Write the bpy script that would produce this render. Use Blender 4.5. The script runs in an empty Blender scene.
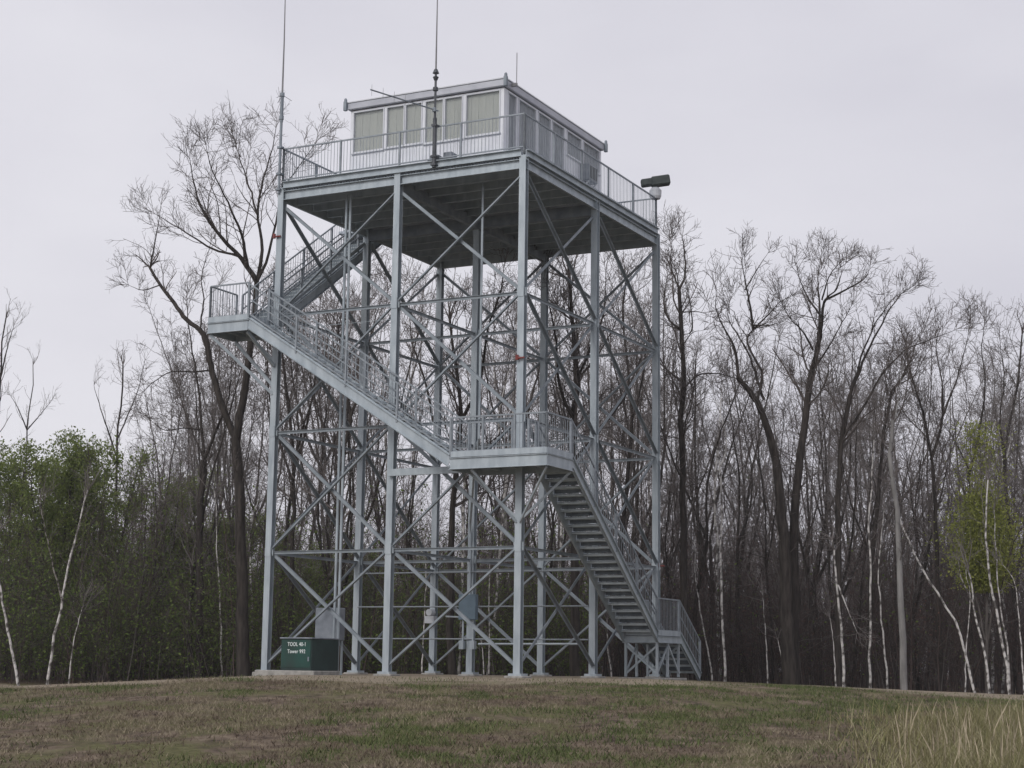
import bpy, bmesh, math, random
import numpy as np
from mathutils import Matrix, Vector

sc = bpy.context.scene
COL = sc.collection
R = math.radians

# ------------------------------------------------------------------ camera pose
F_PX, PITCH, ROLL, YAW = 1719.3, 0.163076, 0.013051, 0.473066
CAM_Z = 0.2956
TOW = Vector((0.263, 47.669, 0.0))          # base of the nearest tower leg
BA, BB = 4.171, 4.984                       # bay widths (front face, side face)
H = 3.6                                     # storey height of the bracing
cP, sP, cR, sR = math.cos(PITCH), math.sin(PITCH), math.cos(ROLL), math.sin(ROLL)
r_ = Vector((1, 0, 0)); u_ = Vector((0, -sP, cP)); f_ = Vector((0, cP, sP))
right = r_ * cR + u_ * sR; up = -r_ * sR + u_ * cR
cam = bpy.data.cameras.new('camera'); camo = bpy.data.objects.new('camera', cam)
COL.objects.link(camo); sc.camera = camo
M = Matrix((right, up, -f_)).transposed().to_4x4(); M.translation = Vector((0, 0, CAM_Z))
camo.matrix_world = M
cam.sensor_width = 36; cam.lens = F_PX / 1024 * 36; cam.clip_end = 3000; cam.clip_start = 0.2

def at(px, py, Y):
    """world point seen at a pixel, at the distance Y in front of the camera (used only to lay out the wood)"""
    d = right * (px - 512) + up * (384 - py) + f_ * F_PX
    return Vector((0, 0, CAM_Z)) + d * (Y / d.y)

# ------------------------------------------------------------------ materials
def nodes(m):
    m.use_nodes = True
    nt = m.node_tree
    return nt, nt.nodes, nt.links, nt.nodes['Principled BSDF']

def mat(name, c1, c2=None, scale=3.0, rough=0.6, metal=0.0, spec=0.4, bump=0.0, bscale=40, stretch=(1, 1, 1), detail=4, contrast=(0.35, 0.65)):
    m = bpy.data.materials.new(name)
    nt, N, L, b = nodes(m)
    b.inputs['Roughness'].default_value = rough
    b.inputs['Metallic'].default_value = metal
    b.inputs['Specular IOR Level'].default_value = spec
    if c2 is None:
        c2 = tuple(x * 0.85 for x in c1)
    tc = N.new('ShaderNodeTexCoord'); mp = N.new('ShaderNodeMapping')
    mp.inputs['Scale'].default_value = stretch
    L.new(tc.outputs['Object'], mp.inputs[0])
    no = N.new('ShaderNodeTexNoise'); no.inputs['Scale'].default_value = scale; no.inputs['Detail'].default_value = detail
    L.new(mp.outputs[0], no.inputs['Vector'])
    cr = N.new('ShaderNodeValToRGB')
    cr.color_ramp.elements[0].position = contrast[0]; cr.color_ramp.elements[1].position = contrast[1]
    cr.color_ramp.elements[0].color = (*c2, 1); cr.color_ramp.elements[1].color = (*c1, 1)
    L.new(no.outputs['Fac'], cr.inputs[0]); L.new(cr.outputs[0], b.inputs['Base Color'])
    if bump > 0:
        n2 = N.new('ShaderNodeTexNoise'); n2.inputs['Scale'].default_value = bscale
        L.new(mp.outputs[0], n2.inputs['Vector'])
        bp = N.new('ShaderNodeBump'); bp.inputs['Strength'].default_value = bump; bp.inputs['Distance'].default_value = 0.02
        L.new(n2.outputs['Fac'], bp.inputs['Height']); L.new(bp.outputs[0], b.inputs['Normal'])
    return m

def island_mat(name, cols, rough=0.8, translucent=0.0):
    """each blade / leaf / stem of one mesh gets its own tone"""
    m = bpy.data.materials.new(name)
    nt, N, L, b = nodes(m)
    b.inputs['Roughness'].default_value = rough
    b.inputs['Specular IOR Level'].default_value = 0.2
    g = N.new('ShaderNodeNewGeometry'); cr = N.new('ShaderNodeValToRGB')
    el = cr.color_ramp.elements
    while len(el) < len(cols): el.new(0.5)
    for i, c in enumerate(cols):
        el[i].position = i / (len(cols) - 1); el[i].color = (*c, 1)
    L.new(g.outputs['Random Per Island'], cr.inputs[0])
    L.new(cr.outputs[0], b.inputs['Base Color'])
    if translucent:
        tr = N.new('ShaderNodeBsdfTranslucent'); L.new(cr.outputs[0], tr.inputs[0])
        mx = N.new('ShaderNodeMixShader'); mx.inputs[0].default_value = translucent
        L.new(b.outputs[0], mx.inputs[1]); L.new(tr.outputs[0], mx.inputs[2]); L.new(mx.outputs[0], N['Material Output'].inputs[0])
    return m

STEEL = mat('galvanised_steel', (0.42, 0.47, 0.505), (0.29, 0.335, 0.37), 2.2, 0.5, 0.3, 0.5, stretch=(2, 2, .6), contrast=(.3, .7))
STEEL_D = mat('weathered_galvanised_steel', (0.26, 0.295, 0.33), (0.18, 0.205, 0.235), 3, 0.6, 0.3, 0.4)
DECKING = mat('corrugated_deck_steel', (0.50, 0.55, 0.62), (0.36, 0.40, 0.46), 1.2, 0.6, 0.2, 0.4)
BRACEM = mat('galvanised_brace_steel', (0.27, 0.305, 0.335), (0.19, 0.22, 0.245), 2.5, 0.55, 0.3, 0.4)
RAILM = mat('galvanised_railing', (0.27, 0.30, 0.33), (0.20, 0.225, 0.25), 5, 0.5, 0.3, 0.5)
RISERM = mat('shade_toned_riser', (0.16, 0.19, 0.215), (0.10, 0.12, 0.14), 4, 0.6, 0.3, 0.4)  # shade between the treads is put into the riser colour
TREADM = mat('galvanised_tread', (0.58, 0.64, 0.67), (0.44, 0.49, 0.52), 4, 0.5, 0.4, 0.5)  # paler than the other steel, so lit nosings stand out from shaded risers
CONC = mat('concrete', (0.36, 0.35, 0.33), (0.24, 0.235, 0.22), 6, 0.9, 0, .2, bump=.3)
CABW = mat('white_siding', (0.74, 0.76, 0.80), (0.66, 0.68, 0.73), 2, 0.6)
CABF = mat('window_frame_white', (0.62, 0.64, 0.68), (0.55, 0.57, 0.61), 3, 0.5)
ROOFM = mat('grey_roof_metal', (0.46, 0.475, 0.52), (0.38, 0.395, 0.44), 2, 0.5, 0.2)
DARKM = mat('dark_seal', (0.06, 0.065, 0.075), (0.04, 0.045, 0.05), 4, 0.7)
BLIND = mat('beige_blind', (0.43, 0.44, 0.385), (0.37, 0.38, 0.34), 4, 0.8, stretch=(6, 6, .4))
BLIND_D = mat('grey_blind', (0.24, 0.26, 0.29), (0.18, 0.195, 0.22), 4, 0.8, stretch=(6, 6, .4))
ANT = mat('dark_antenna_metal', (0.10, 0.105, 0.115), (0.06, 0.065, 0.075), 5, 0.5, 0.5)
WHIPM = mat('grey_whip_fibreglass', (0.22, 0.22, 0.23), (0.16, 0.16, 0.17), 5, 0.5)
GREEN = mat('green_cabinet_paint', (0.010, 0.060, 0.048), (0.014, 0.034, 0.029), 1.6, 0.5)
GREEN_D = mat('dark_green_cabinet_paint', (0.022, 0.045, 0.042), (0.016, 0.032, 0.031), 3, 0.6)
LETTER = mat('white_lettering', (0.75, 0.80, 0.80), (0.6, 0.66, 0.66), 8, 0.6)
BOXM = mat('blue_grey_panel_paint', (0.115, 0.165, 0.21), (0.085, 0.125, 0.16), 3, 0.5)
CABIN_BOX = mat('grey_cabinet_paint', (0.24, 0.265, 0.30), (0.14, 0.16, 0.19), 3, 0.5)
RED = mat('red_paint', (0.24, 0.045, 0.035), (0.14, 0.03, 0.028), 9, 0.5)
WHITE = mat('white_plastic', (0.50, 0.52, 0.55), (0.40, 0.42, 0.45), 5, 0.5)
HORN = mat('dark_olive_housing', (0.05, 0.062, 0.058), (0.032, 0.04, 0.04), 5, 0.6)
BARK = mat('grey_brown_bark', (0.060, 0.052, 0.047), (0.028, 0.025, 0.023), 5, 0.95, 0, .1, bump=.4, bscale=12, stretch=(2, 2, .35))
BARK2 = mat('pale_grey_bark', (0.125, 0.113, 0.107), (0.062, 0.055, 0.05), 5, 0.95, 0, .1, stretch=(2, 2, .35))
TWIG = mat('brown_twig_bark', (0.15, 0.132, 0.125), (0.09, 0.078, 0.074), 1.5, 0.95, 0, .1)
TWIG2 = mat('grey_twig_bark', (0.22, 0.20, 0.195), (0.14, 0.127, 0.122), 1.5, 0.95, 0, .1)
BIRCH = mat('white_birch_bark', (0.54, 0.525, 0.51), (0.09, 0.083, 0.078), 2.3, 0.85, 0, .15, stretch=(2.6, 2.6, 2.2), detail=12, contrast=(.40, .56))
POLEM = mat('smooth_grey_bark', (0.24, 0.235, 0.23), (0.15, 0.147, 0.143), 3, 0.8, 0, .2, stretch=(2, 2, .5))
GLASS = bpy.data.materials.new('window_glass')
_, N, L, b = nodes(GLASS)
b.inputs['Base Color'].default_value = (0.5, 0.55, 0.58, 1); b.inputs['Roughness'].default_value = 0.06; b.inputs['Alpha'].default_value = 0.16
SIDING = mat('ribbed_white_siding', (0.74, 0.76, 0.80), (0.66, 0.68, 0.73), 2, 0.6)

# ------------------------------------------------------------------ mesh building in tower coordinates (u along front, v along side, z up)
def tagit(o, label=None, cat=None, group=None, kind=None):
    if label: o['label'] = label
    if cat: o['category'] = cat
    if group: o['group'] = group
    if kind: o['kind'] = kind
    return o

TROOT = Matrix.Translation(TOW) @ Matrix.Rotation(-YAW, 4, 'Z')
def loc(u, v, z): return Vector((-u, v, z))
def world(u, v, z): return TROOT @ loc(u, v, z)

def empty(name, u, v, z, label, cat, group=None):
    o = bpy.data.objects.new(name, None); COL.objects.link(o)
    o.location = world(u, v, z); o.rotation_euler = (0, 0, -YAW); o.empty_display_size = .2
    o['org'] = (u, v, z)
    return tagit(o, label, cat, group)

class MB:
    def __init__(s): s.bm = bmesh.new()
    def hexa(s, P):
        vs = [s.bm.verts.new(p) for p in P]
        for f in ((0, 1, 2, 3), (7, 6, 5, 4), (0, 4, 5, 1), (1, 5, 6, 2), (2, 6, 7, 3), (3, 7, 4, 0)):
            s.bm.faces.new([vs[i] for i in f])
        return s
    def box(s, u0, u1, v0, v1, z0, z1):
        return s.hexa([loc(u0, v0, z0), loc(u1, v0, z0), loc(u1, v1, z0), loc(u0, v1, z0),
                       loc(u0, v0, z1), loc(u1, v0, z1), loc(u1, v1, z1), loc(u0, v1, z1)])
    def bar(s, p, q, w, h, ref=None):
        p, q = loc(*p), loc(*q); d = (q - p).normalized()
        ref = loc(*ref) if ref else Vector((0, 0, 1))
        if abs(d.dot(ref.normalized())) > .98: ref = Vector((1, 0, 0))
        a = d.cross(ref).normalized(); c = a.cross(d).normalized()
        a *= w / 2; c *= h / 2
        return s.hexa([p - a - c, p + a - c, p + a + c, p - a + c, q - a - c, q + a - c, q + a + c, q - a + c])
    def angle(s, p, q, w=.09, t=.012, ref=(0, 1, 0), side=1):
        """L section"""
        P, Q = Vector(p), Vector(q); n = Vector(ref).normalized() * (w / 2 * side)
        d = (Q - P).normalized(); e = d.cross(Vector(ref)).normalized() * (w / 2)
        s.bar(p, q, t, w, tuple(e))
        s.bar(tuple(P + e * .86 + n), tuple(Q + e * .86 + n), t, w, tuple(n))
        return s
    def tube(s, pts, rad, n=8, cap=True):
        P = [loc(*p) for p in pts]
        rad = rad if isinstance(rad, (list, tuple)) else [rad] * len(P)
        rings = []
        for i, p in enumerate(P):
            d = (P[min(i + 1, len(P) - 1)] - P[max(i - 1, 0)]).normalized()
            ref = Vector((0, 0, 1)) if abs(d.z) < .9 else Vector((1, 0, 0))
            a = d.cross(ref).normalized(); c = a.cross(d)
            rings.append([s.bm.verts.new(p + (a * math.cos(2 * math.pi * k / n) + c * math.sin(2 * math.pi * k / n)) * rad[i]) for k in range(n)])
        for A, B in zip(rings, rings[1:]):
            for k in range(n): s.bm.faces.new((A[k], A[(k + 1) % n], B[(k + 1) % n], B[k]))
        if cap:
            s.bm.faces.new(rings[0][::-1]); s.bm.faces.new(rings[-1])
        return s
    def build(s, name, m, parent, bevel=0, label=None):
        o_ = Vector(parent['org']) if 'org' in parent else Vector((0, 0, 0))
        top = parent
        off = loc(*top.get('org', (0, 0, 0)))
        bmesh.ops.translate(s.bm, verts=s.bm.verts, vec=-off)
        bmesh.ops.recalc_face_normals(s.bm, faces=s.bm.faces)
        if bevel: bmesh.ops.bevel(s.bm, geom=s.bm.edges[:], offset=bevel, segments=1, affect='EDGES')
        me = bpy.data.meshes.new(name); s.bm.to_mesh(me); s.bm.free()
        me.materials.append(m)
        o = bpy.data.objects.new(name, me); COL.objects.link(o); o.parent = parent
        o['org_'] = 1
        if label: o['label'] = label
        return o

def sub(name, mb, m, part, root, bevel=0):
    """sub-part: mesh in the root's frame, parented to a part that sits at the root's origin"""
    o = mb.build(name, m, root, bevel); o.parent = part
    return o

# ------------------------------------------------------------------ railing and stairs
def lerp(a, b, t): return tuple(a[i] + (b[i] - a[i]) * t for i in range(3))
def railing(mb, p, q, h=1.07, post=2.0, bal=.115, ends=(1, 1), bott=.1, mid=False):
    Ln = (Vector(q) - Vector(p)).length
    n = max(1, round(Ln / post))
    upz = lambda a, z: (a[0], a[1], a[2] + z)
    for i in range(n + 1):
        if (i == 0 and not ends[0]) or (i == n and not ends[1]): continue
        a = lerp(p, q, i / n); mb.bar(upz(a, -.12), upz(a, h), .055, .055)
    mb.bar(upz(p, h), upz(q, h), .042, .042)
    mb.bar(upz(p, bott), upz(q, bott), .035, .035)
    if mid: mb.bar(upz(p, h * .55), upz(q, h * .55), .03, .03)
    k = int(Ln / bal)
    for i in range(1, k):
        a = lerp(p, q, i / k); mb.bar(upz(a, bott), upz(a, h), .0115, .0115)
    return mb

tower = empty('observation_tower', 0, 0, 0, 'tall galvanised steel lattice tower with zigzag outside stairs and a railed deck on top', 'tower')
U2, V2 = 2 * BA, 2 * BB
ZT = 14.82
# legs: wide-flange columns on footings
cols = [(i, j) for i in range(3) for j in range(3)]
for i, j in cols:
    u, v = i * BA, j * BB
    m = MB(); w, dd, t = .205, .20, .018
    zt = ZT - .03 if (i in (0, 2) or j in (0, 2)) else 14.2
    for sgn in (-1, 1):
        vv = v + sgn * (dd / 2 - t / 2)
        m.box(u - w / 2, u + w / 2, vv - t / 2, vv + t / 2, .12, zt)
    m.box(u - t / 2, u + t / 2, v - dd / 2 + t, v + dd / 2 - t, .12, zt)
    m.box(u - .2, u + .2, v - .2, v + .2, .045, .12)
    for z in (H, 2 * H, 3 * H):                       # splice and gusset plates with bolts
        m.box(u - .09, u + .09, v - dd / 2 - .014, v - dd / 2 - .001, z - .16, z + .16); m.box(u - .15, u - .104, v - .05, v - .038, z - .13, z + .11); m.box(u + .104, u + .15, v - .05, v - .038, z - .13, z + .11)
    lg = m.build('leg', STEEL, tower)
    f = MB(); f.box(u - .29, u + .29, v - .29, v + .29, -.5, .055)
    f.build('footing', CONC, tower, .02)
# girts between the legs at three levels
def girt(p, q):
    m = MB(); P, Q = Vector(p), Vector(q); d = (Q - P).normalized()
    P += d * .12; Q -= d * .12
    m.bar(tuple(P), tuple(Q), .09, .012)
    m.bar((P.x, P.y, P.z - .045), (Q.x, Q.y, Q.z - .045), .012, .078)
    m.build('horizontal_girt', BRACEM, tower)
for k in (1, 2, 3):
    z = k * H
    for j in range(3):
        for i in range(2): girt((i * BA, j * BB, z), ((i + 1) * BA, j * BB, z))
    for i in range(3):
        for j in range(2): girt((i * BA, j * BB, z), (i * BA, (j + 1) * BB, z))
# X braces on the four outer faces
def brace(p, q, ref, off):
    P, Q = Vector(p), Vector(q); d = (Q - P).normalized(); n = Vector(ref) * off
    P += d * .14 + n; Q -= d * .14 - n
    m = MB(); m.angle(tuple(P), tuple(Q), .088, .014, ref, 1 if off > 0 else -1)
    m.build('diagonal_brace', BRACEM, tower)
for k in range(4):
    z0, z1 = (.25 if k == 0 else k * H), ((k + 1) * H if k < 3 else 14.25)
    for j in (0, 2):
        for i in range(2):
            a, b_ = i * BA, (i + 1) * BA
            brace((a, j * BB, z0), (b_, j * BB, z1), (0, 1, 0), .03); brace((b_, j * BB, z0), (a, j * BB, z1), (0, 1, 0), -.03)
    for i in (0, 2):
        for j in range(2):
            a, b_ = j * BB, (j + 1) * BB
            brace((i * BA, a, z0), (i * BA, b_, z1), (1, 0, 0), .03); brace((i * BA, b_, z0), (i * BA, a, z1), (1, 0, 0), -.03)
# thin guard rods across the middle row
for zz in (3.2, 2.13, 1.13):
    m = MB(); m.tube([(U2 - .1, BB - .14, zz), (.1, BB - .14, zz)], .025, 6); m.build('guard_rod', RAILM, tower)

# deck
m = MB()
def channel(m, p, q, z0, z1, out, t=.09):
    """perimeter channel: web plus two flanges, facing outwards"""
    (u0, v0), (u1, v1) = p, q
    w = Vector(out)
    a = (u0, v0, (z0 + z1) / 2); b2 = (u1, v1, (z0 + z1) / 2)
    m.bar(a, b2, .02, z1 - z0)
    for zz in (z0 + .008, z1 - .008):
        m.bar((u0 + w.x * t / 2, v0 + w.y * t / 2, zz), (u1 + w.x * t / 2, v1 + w.y * t / 2, zz), t, .016)
E_ = .06
for zz0, zz1, e in ((14.40, 14.68, -.02), (14.75, 14.97, -.06)):
    channel(m, (-e, -e * 0 + (-.06 if e < -.03 else 0)), (U2 + e, (-.06 if e < -.03 else 0)), zz0, zz1, (0, -1))
    channel(m, (-.06 if e < -.03 else 0, 0), (-.06 if e < -.03 else 0, V2), zz0, zz1, (-1, 0))
    channel(m, (0, V2 + (.06 if e < -.03 else 0)), (U2, V2 + (.06 if e < -.03 else 0)), zz0, zz1, (0, 1))
    channel(m, (U2 + (.06 if e < -.03 else 0), 0), (U2 + (.06 if e < -.03 else 0), V2), zz0, zz1, (1, 0))
m.build('deck_edge_beam', STEEL, tower)
for i in range(0, 1):
    g = MB()
    for vv in (BB,): g.bar((.1, vv, 14.42), (U2 - .1, vv, 14.42), .16, .36)
    for uu in (BA,): g.bar((uu, .1, 14.40), (uu, V2 - .1, 14.40), .16, .34)
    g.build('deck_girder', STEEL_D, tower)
for k in range(1, 12):
    vv = k * V2 / 12
    if abs(vv - BB) < .2: continue
    j = MB(); j.bar((.03, vv, 14.58), (U2 - .03, vv, 14.58), .012, .24)
    j.bar((.03, vv, 14.46), (U2 - .03, vv, 14.46), .09, .012)
    j.build('deck_joist', STEEL, tower)
m = MB()
n = 84
for i in range(n):      # corrugated soffit
    u0 = .02 + (U2 - .04) * i / n; u1 = .02 + (U2 - .04) * (i + .55) / n
    m.box(u0, u1, .02, V2 - .02, 14.715, 14.76)
m.box(.015, U2 - .015, .015, V2 - .015, 14.76, 14.93)
m.build('deck_floor', DECKING, tower)
for k, (a, b_) in enumerate((((0, 0), (U2, 0)), ((0, 0), (0, V2)), ((0, V2), (U2, V2)), ((U2, 0), (U2, 5.4)), ((U2, 6.8), (U2, V2)))):
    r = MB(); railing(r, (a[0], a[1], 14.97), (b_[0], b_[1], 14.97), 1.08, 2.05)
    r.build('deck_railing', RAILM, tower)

# landings
def landing(name, u0, u1, v0, v1, z, depth=.42, lab=None):
    part = MB().box(u0 + .02, u1 - .02, v0 + .02, v1 - .02, z - .05, z - .005).build(name, DECKING, tower, label=lab)
    m = MB()
    for (p, q, o) in (((u0, v0), (u1, v0), (0, -1)), ((u0, v0), (u0, v1), (-1, 0)), ((u0, v1), (u1, v1), (0, 1)), ((u1, v0), (u1, v1), (1, 0))):
        P, Q = p, q
        m.bar((P[0], P[1], z + .02), (Q[0], Q[1], z + .02), .03, .16)                       # toe plate
        channel(m, P, Q, z - depth + .02, z - .08, o, .05)
    w = (u1 - u0)
    for k in range(1, 4): m.bar((u0 + w * k / 4, v0, z - .2), (u0 + w * k / 4, v1, z - .2), .06, .2)
    sub('landing_frame', m, STEEL, part, tower)
    return part
ZA, ZB, Z0 = 6.05, 10.52, 1.36
LA = landing('stair_landing', -1.43, 1.55, -1.25, .36, ZA, lab='large lower landing wrapped round the near leg')
LB = landing('stair_landing', 8.55, 10.02, -1.25, .14, ZB, lab='high square landing hung on the left side')
LC = landing('stair_landing', -1.43, -.30, 6.6, 8.45, Z0, .30, lab='small landing low on the right on its own posts')
r = MB()
railing(r, (-1.40, -1.22, ZA), (1.52, -1.22, ZA), 1.05, 1.0); railing(r, (-1.40, -1.22, ZA), (-1.40, .33, ZA), 1.05, 1.5)
railing(r, (.18, -.16, ZA), (1.52, -.16, ZA), 1.05, 1.3); railing(r, (-.33, -.16, ZA), (-.33, .33, ZA), 1.05, 1.3)
sub('landing_railing', r, RAILM, LA, tower)
r = MB()
railing(r, (8.58, -1.22, ZB), (9.99, -1.22, ZB), 1.07, 1.5); railing(r, (9.99, -1.22, ZB), (9.99, .1, ZB), 1.07, 1.5)
railing(r, (8.58, -.16, ZB), (8.58, .1, ZB), 1.07, 1.5)
sub('landing_railing', r, RAILM, LB, tower)
r = MB()
railing(r, (-1.40, 6.63, Z0), (-1.40, 8.42, Z0), 1.07, 1.8); railing(r, (-.33, 6.63, Z0), (-.33, 8.42, Z0), 1.07, 1.8)
sub('landing_railing', r, RAILM, LC, tower)
# knee braces and beams under the landings
def part_bar(name, p, q, w, h, m=STEEL, par=None):
    mb = MB(); mb.bar(p, q, w, h)
    return sub(name, mb, m, par, tower) if par else mb.build(name, m, tower)
part_bar('knee_brace', (-1.40, -1.2, ZA - .42), (-.05, -.1, 4.25), .045, .065, par=LA)
part_bar('knee_brace', (.9, -1.2, ZA - .42), (.05, -.1, 4.25), .045, .065, par=LA)
part_bar('knee_brace', (1.45, -.2, ZA - .42), (.1, -.02, 4.4), .045, .065, STEEL, LA)
part_bar('knee_brace', (-1.40, .3, ZA - .42), (-.1, .02, 4.4), .045, .065, STEEL, LA)
part_bar('support_beam', (BA, -.19, 5.78), (1.4, -.19, 5.78), .08, .2, par=LA)
part_bar('support_beam', (U2, -.19, 10.3), (BA, -.19, 10.3), .01, .01, par=LB)
for (a, b_) in (((9.98, -1.2, ZB - .42), (U2 + .05, -.08, 8.35)), ((9.98, .1, ZB - .42), (U2 + .1, .05, 8.6)), ((8.6, -1.2, ZB - .42), (U2, -.12, 9.2)), ((9.3, .1, ZB - .42), (U2 + .05, .08, 9.3))):
    part_bar('knee_brace', a, b_, .07, .09, STEEL, LB)
for uu in (-1.38, -.35):
    for vv in (6.65, 7.5, 8.4): part_bar('post', (uu, vv, 0.05), (uu, vv, Z0 - .1), .07, .07, STEEL, LC)
for (a, b_) in (((-1.38, 6.65, .15), (-.35, 6.65, 1.0)), ((-.35, 6.68, .15), (-1.38, 6.68, 1.0)), ((-1.38, 6.65, .15), (-1.38, 7.5, 1.0)), ((-1.41, 7.5, 1.0), (-1.41, 8.4, .15)), ((-.35, 8.4, .15), (-1.38, 8.4, 1.0)), ((-.35, 6.65, .15), (-.35, 7.5, 1.0))):
    part_bar('post_brace', a, b_, .04, .06, STEEL, LC)
MB().box(-1.6, -.15, 6.5, 8.6, -.3, .025).build('stair_footing_slab', CONC, tower, .02)

def flight(p0, p1, side, n, closed, lab):
    """p0 bottom centre, p1 top centre; side = unit horizontal vector across; width 1.05"""
    P0, P1, S = Vector(p0), Vector(p1), Vector(side)
    hw = .53
    part = MB()
    first = None
    for sg in (-1, 1):
        a, b_ = P0 + S * hw * sg, P1 + S * hw * sg
        m_ = part if sg < 0 else part
        m_.bar(tuple(a + Vector((0, 0, -.06))), tuple(b_ + Vector((0, 0, -.06))), .016, .34)
        for dz in (-.22, .10):
            o = S * sg * .03
            m_.bar(tuple(a + o + Vector((0, 0, dz))), tuple(b_ + o + Vector((0, 0, dz))), .075, .016)
    base = part.build('stair_flight', STEEL, tower, label=lab)
    d = P1 - P0; dh = Vector((d.x, d.y, 0)).normalized(); run = Vector((d.x, d.y, 0)).length / n
    for k in range(n):
        c = P0 + d * ((k + .5) / n) + Vector((0, 0, .04))
        t = MB()
        a, b_ = c - S * (hw - .012), c + S * (hw - .012)
        t.bar(tuple(a), tuple(b_), .27, .03)
        e = dh * (.125 if not closed else -.0 + .125)
        if closed: t.bar(tuple(a - e + Vector((0, 0, -.02))), tuple(b_ - e + Vector((0, 0, -.02))), .02, .07); t.bar(tuple(a + e + Vector((0, 0, -.02))), tuple(b_ + e + Vector((0, 0, -.02))), .02, .06)
        else: t.bar(tuple(a - e + Vector((0, 0, -.03))), tuple(b_ - e + Vector((0, 0, -.03))), .012, .05); t.bar(tuple(a + e + Vector((0, 0, -.03))), tuple(b_ + e + Vector((0, 0, -.03))), .012, .05)
        sub('tread', t, TREADM, base, tower)
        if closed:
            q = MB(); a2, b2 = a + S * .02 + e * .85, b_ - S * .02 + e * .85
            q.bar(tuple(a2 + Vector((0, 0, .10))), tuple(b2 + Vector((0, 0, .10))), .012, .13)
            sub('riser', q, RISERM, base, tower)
    for sg in (-1, 1):
        r = MB(); a, b_ = P0 + S * hw * sg, P1 + S * hw * sg
        up_ = Vector((0, 0, .12))
        railing(r, tuple(a + up_), tuple(b_ + up_), 1.0, 1.9, .16, mid=True)
        sub('handrail', r, RAILM, base, tower)
    return base
flight((-.87, 6.6, Z0 - .05), (-.87, .36, ZA - .08), (1, 0, 0), 24, True, 'steep lower flight on the right seen from beneath')
flight((1.55, -.71, ZA - .1), (8.55, -.71, ZB - .1), (0, 1, 0), 23, False, 'long flight crossing the front of the tower')
flight((9.28, .16, ZB - .06), (9.28, 6.7, 14.9), (1, 0, 0), 23, True, 'top flight up to the deck on the far left')
flight((-.87, 10.25, .08), (-.87, 8.45, Z0 - .05), (1, 0, 0), 6, True, 'short bottom flight reaching the ground')
MB().box(U2 + .02, 9.9, 5.6, 6.9, 14.80, 14.90).build('bridge_plate', DECKING, tower)
# red markers on three legs
for (u, v, z) in ((U2 + .05, -.15, 13.24), (-.04, -.17, 8.86), (-.15, V2, 3.62)):
    m = MB(); m.tube([(u + .13, v, z), (u - .13, v, z)], .028, 8); m.tube([(u + .1, v, z - .05), (u + .1, v, z + .09)], .05, 8)
    m.build('red_marker', RED, tower)
# conduits and boxes fixed to the tower
m = MB(); m.tube([(1.70, 1, 14.6), (1.86, 1, 14.5), (1.86, 1, 14.35), (1.86, 1, 6.8), (2.3, 1.6, 6.2), (4.10, 4.7, 4.7), (4.16, 4.84, 4.4), (4.16, 4.84, 2.4)], .035, 8)
m.build('conduit', STEEL, tower)
m = MB()
for du in (0, .145): m.tube([(6.23 + du, .6, 14.5), (6.23 + du, .6, .0)], .042, 8)
m.build('conduit', STEEL, tower, label='pair of pipes dropping from deck to ground')
m = MB(); m.box(3.86, 4.46, 4.68, 4.86, 1.72, 2.5)
bx = m.build('electrical_panel', BOXM, tower, .01)
m = MB(); m.tube([(4.4, 4.82, 1.8), (5.4, 5.6, 1.85)], .03, 6); m.tube([(4.35, 4.8, 1.75), (4.35, 4.8, .95)], .03, 6); m.tube([(4.0, 4.8, 1.75), (4.0, 4.8, .95)], .03, 6)
m.tube([(3.8, 4.8, .98), (.4, 4.8, 1.0)], .035, 6)
for uu in (4.36, 3.98): m.box(uu - .08, uu + .08, 4.7, 4.86, .82, 1.08)
m.build('conduit', STEEL, tower, label='thin conduits and fittings around the panel')
m = MB(); m.box(U2 - .2, U2 + .16, V2 - .35, V2 - .14, 1.75, 2.0); m.tube([(U2 - .02, V2 - .38, 2.12), (U2 - .02, V2 - .1, 2.12)], .12, 10)
m.build('junction_box', WHITE, tower)

# ------------------------------------------------------------------ cabin
CU0, CU1, CV0, CV1, CZ0, CZ1 = 1.3, 6.7, 1.2, 8.3, 14.97, 17.40
cabin = empty('lookout_cabin', 4, 4.75, CZ0, 'flat roofed white cabin with curtained windows standing on the tower deck', 'cabin')
front_w = [(5.47, 6.6, 16.02), (4.74, 5.39, 16.04), (4.11, 4.72, 16.04), (3.36, 4.02, 16.0), (2.70, 3.34, 16.0), (1.42, 2.60, 16.02)]
side_w = [(1.45, 2.0, 15.45), (2.15, 3.35, 15.45), (3.5, 4.4, 15.45), (4.5, 5.4, 15.45), (5.6, 6.7, 16.55), (6.85, 8.15, 16.55)]
WT = 17.36
m = MB(); T_ = .12
def wall_with(m, lo, hi, wins, fn):
    xs = lo
    for (a, b_, zb) in sorted(wins):
        fn(xs, a, CZ0, CZ1); fn(a, b_, CZ0, zb); fn(a, b_, WT, CZ1); xs = b_
    fn(xs, hi, CZ0, CZ1)
wall_with(m, CU0, CU1, front_w, lambda a, b_, z0, z1: m.box(a, b_, CV0, CV0 + T_, z0, z1))
m.build('front_wall', CABW, cabin)
m = MB()
wall_with(m, CV0 + T_, CV1, side_w, lambda a, b_, z0, z1: m.box(CU0, CU0 + T_, a, b_, z0, z1))
m.build('side_wall', CABW, cabin)
MB().box(CU0 + T_, CU1, CV1 - T_, CV1 - .001, CZ0, CZ1).build('back_wall', CABW, cabin)
MB().box(CU1 - T_, CU1 - .001, CV0 + T_, CV1 - T_, CZ0, CZ1).build('side_wall', CABW, cabin)
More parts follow.
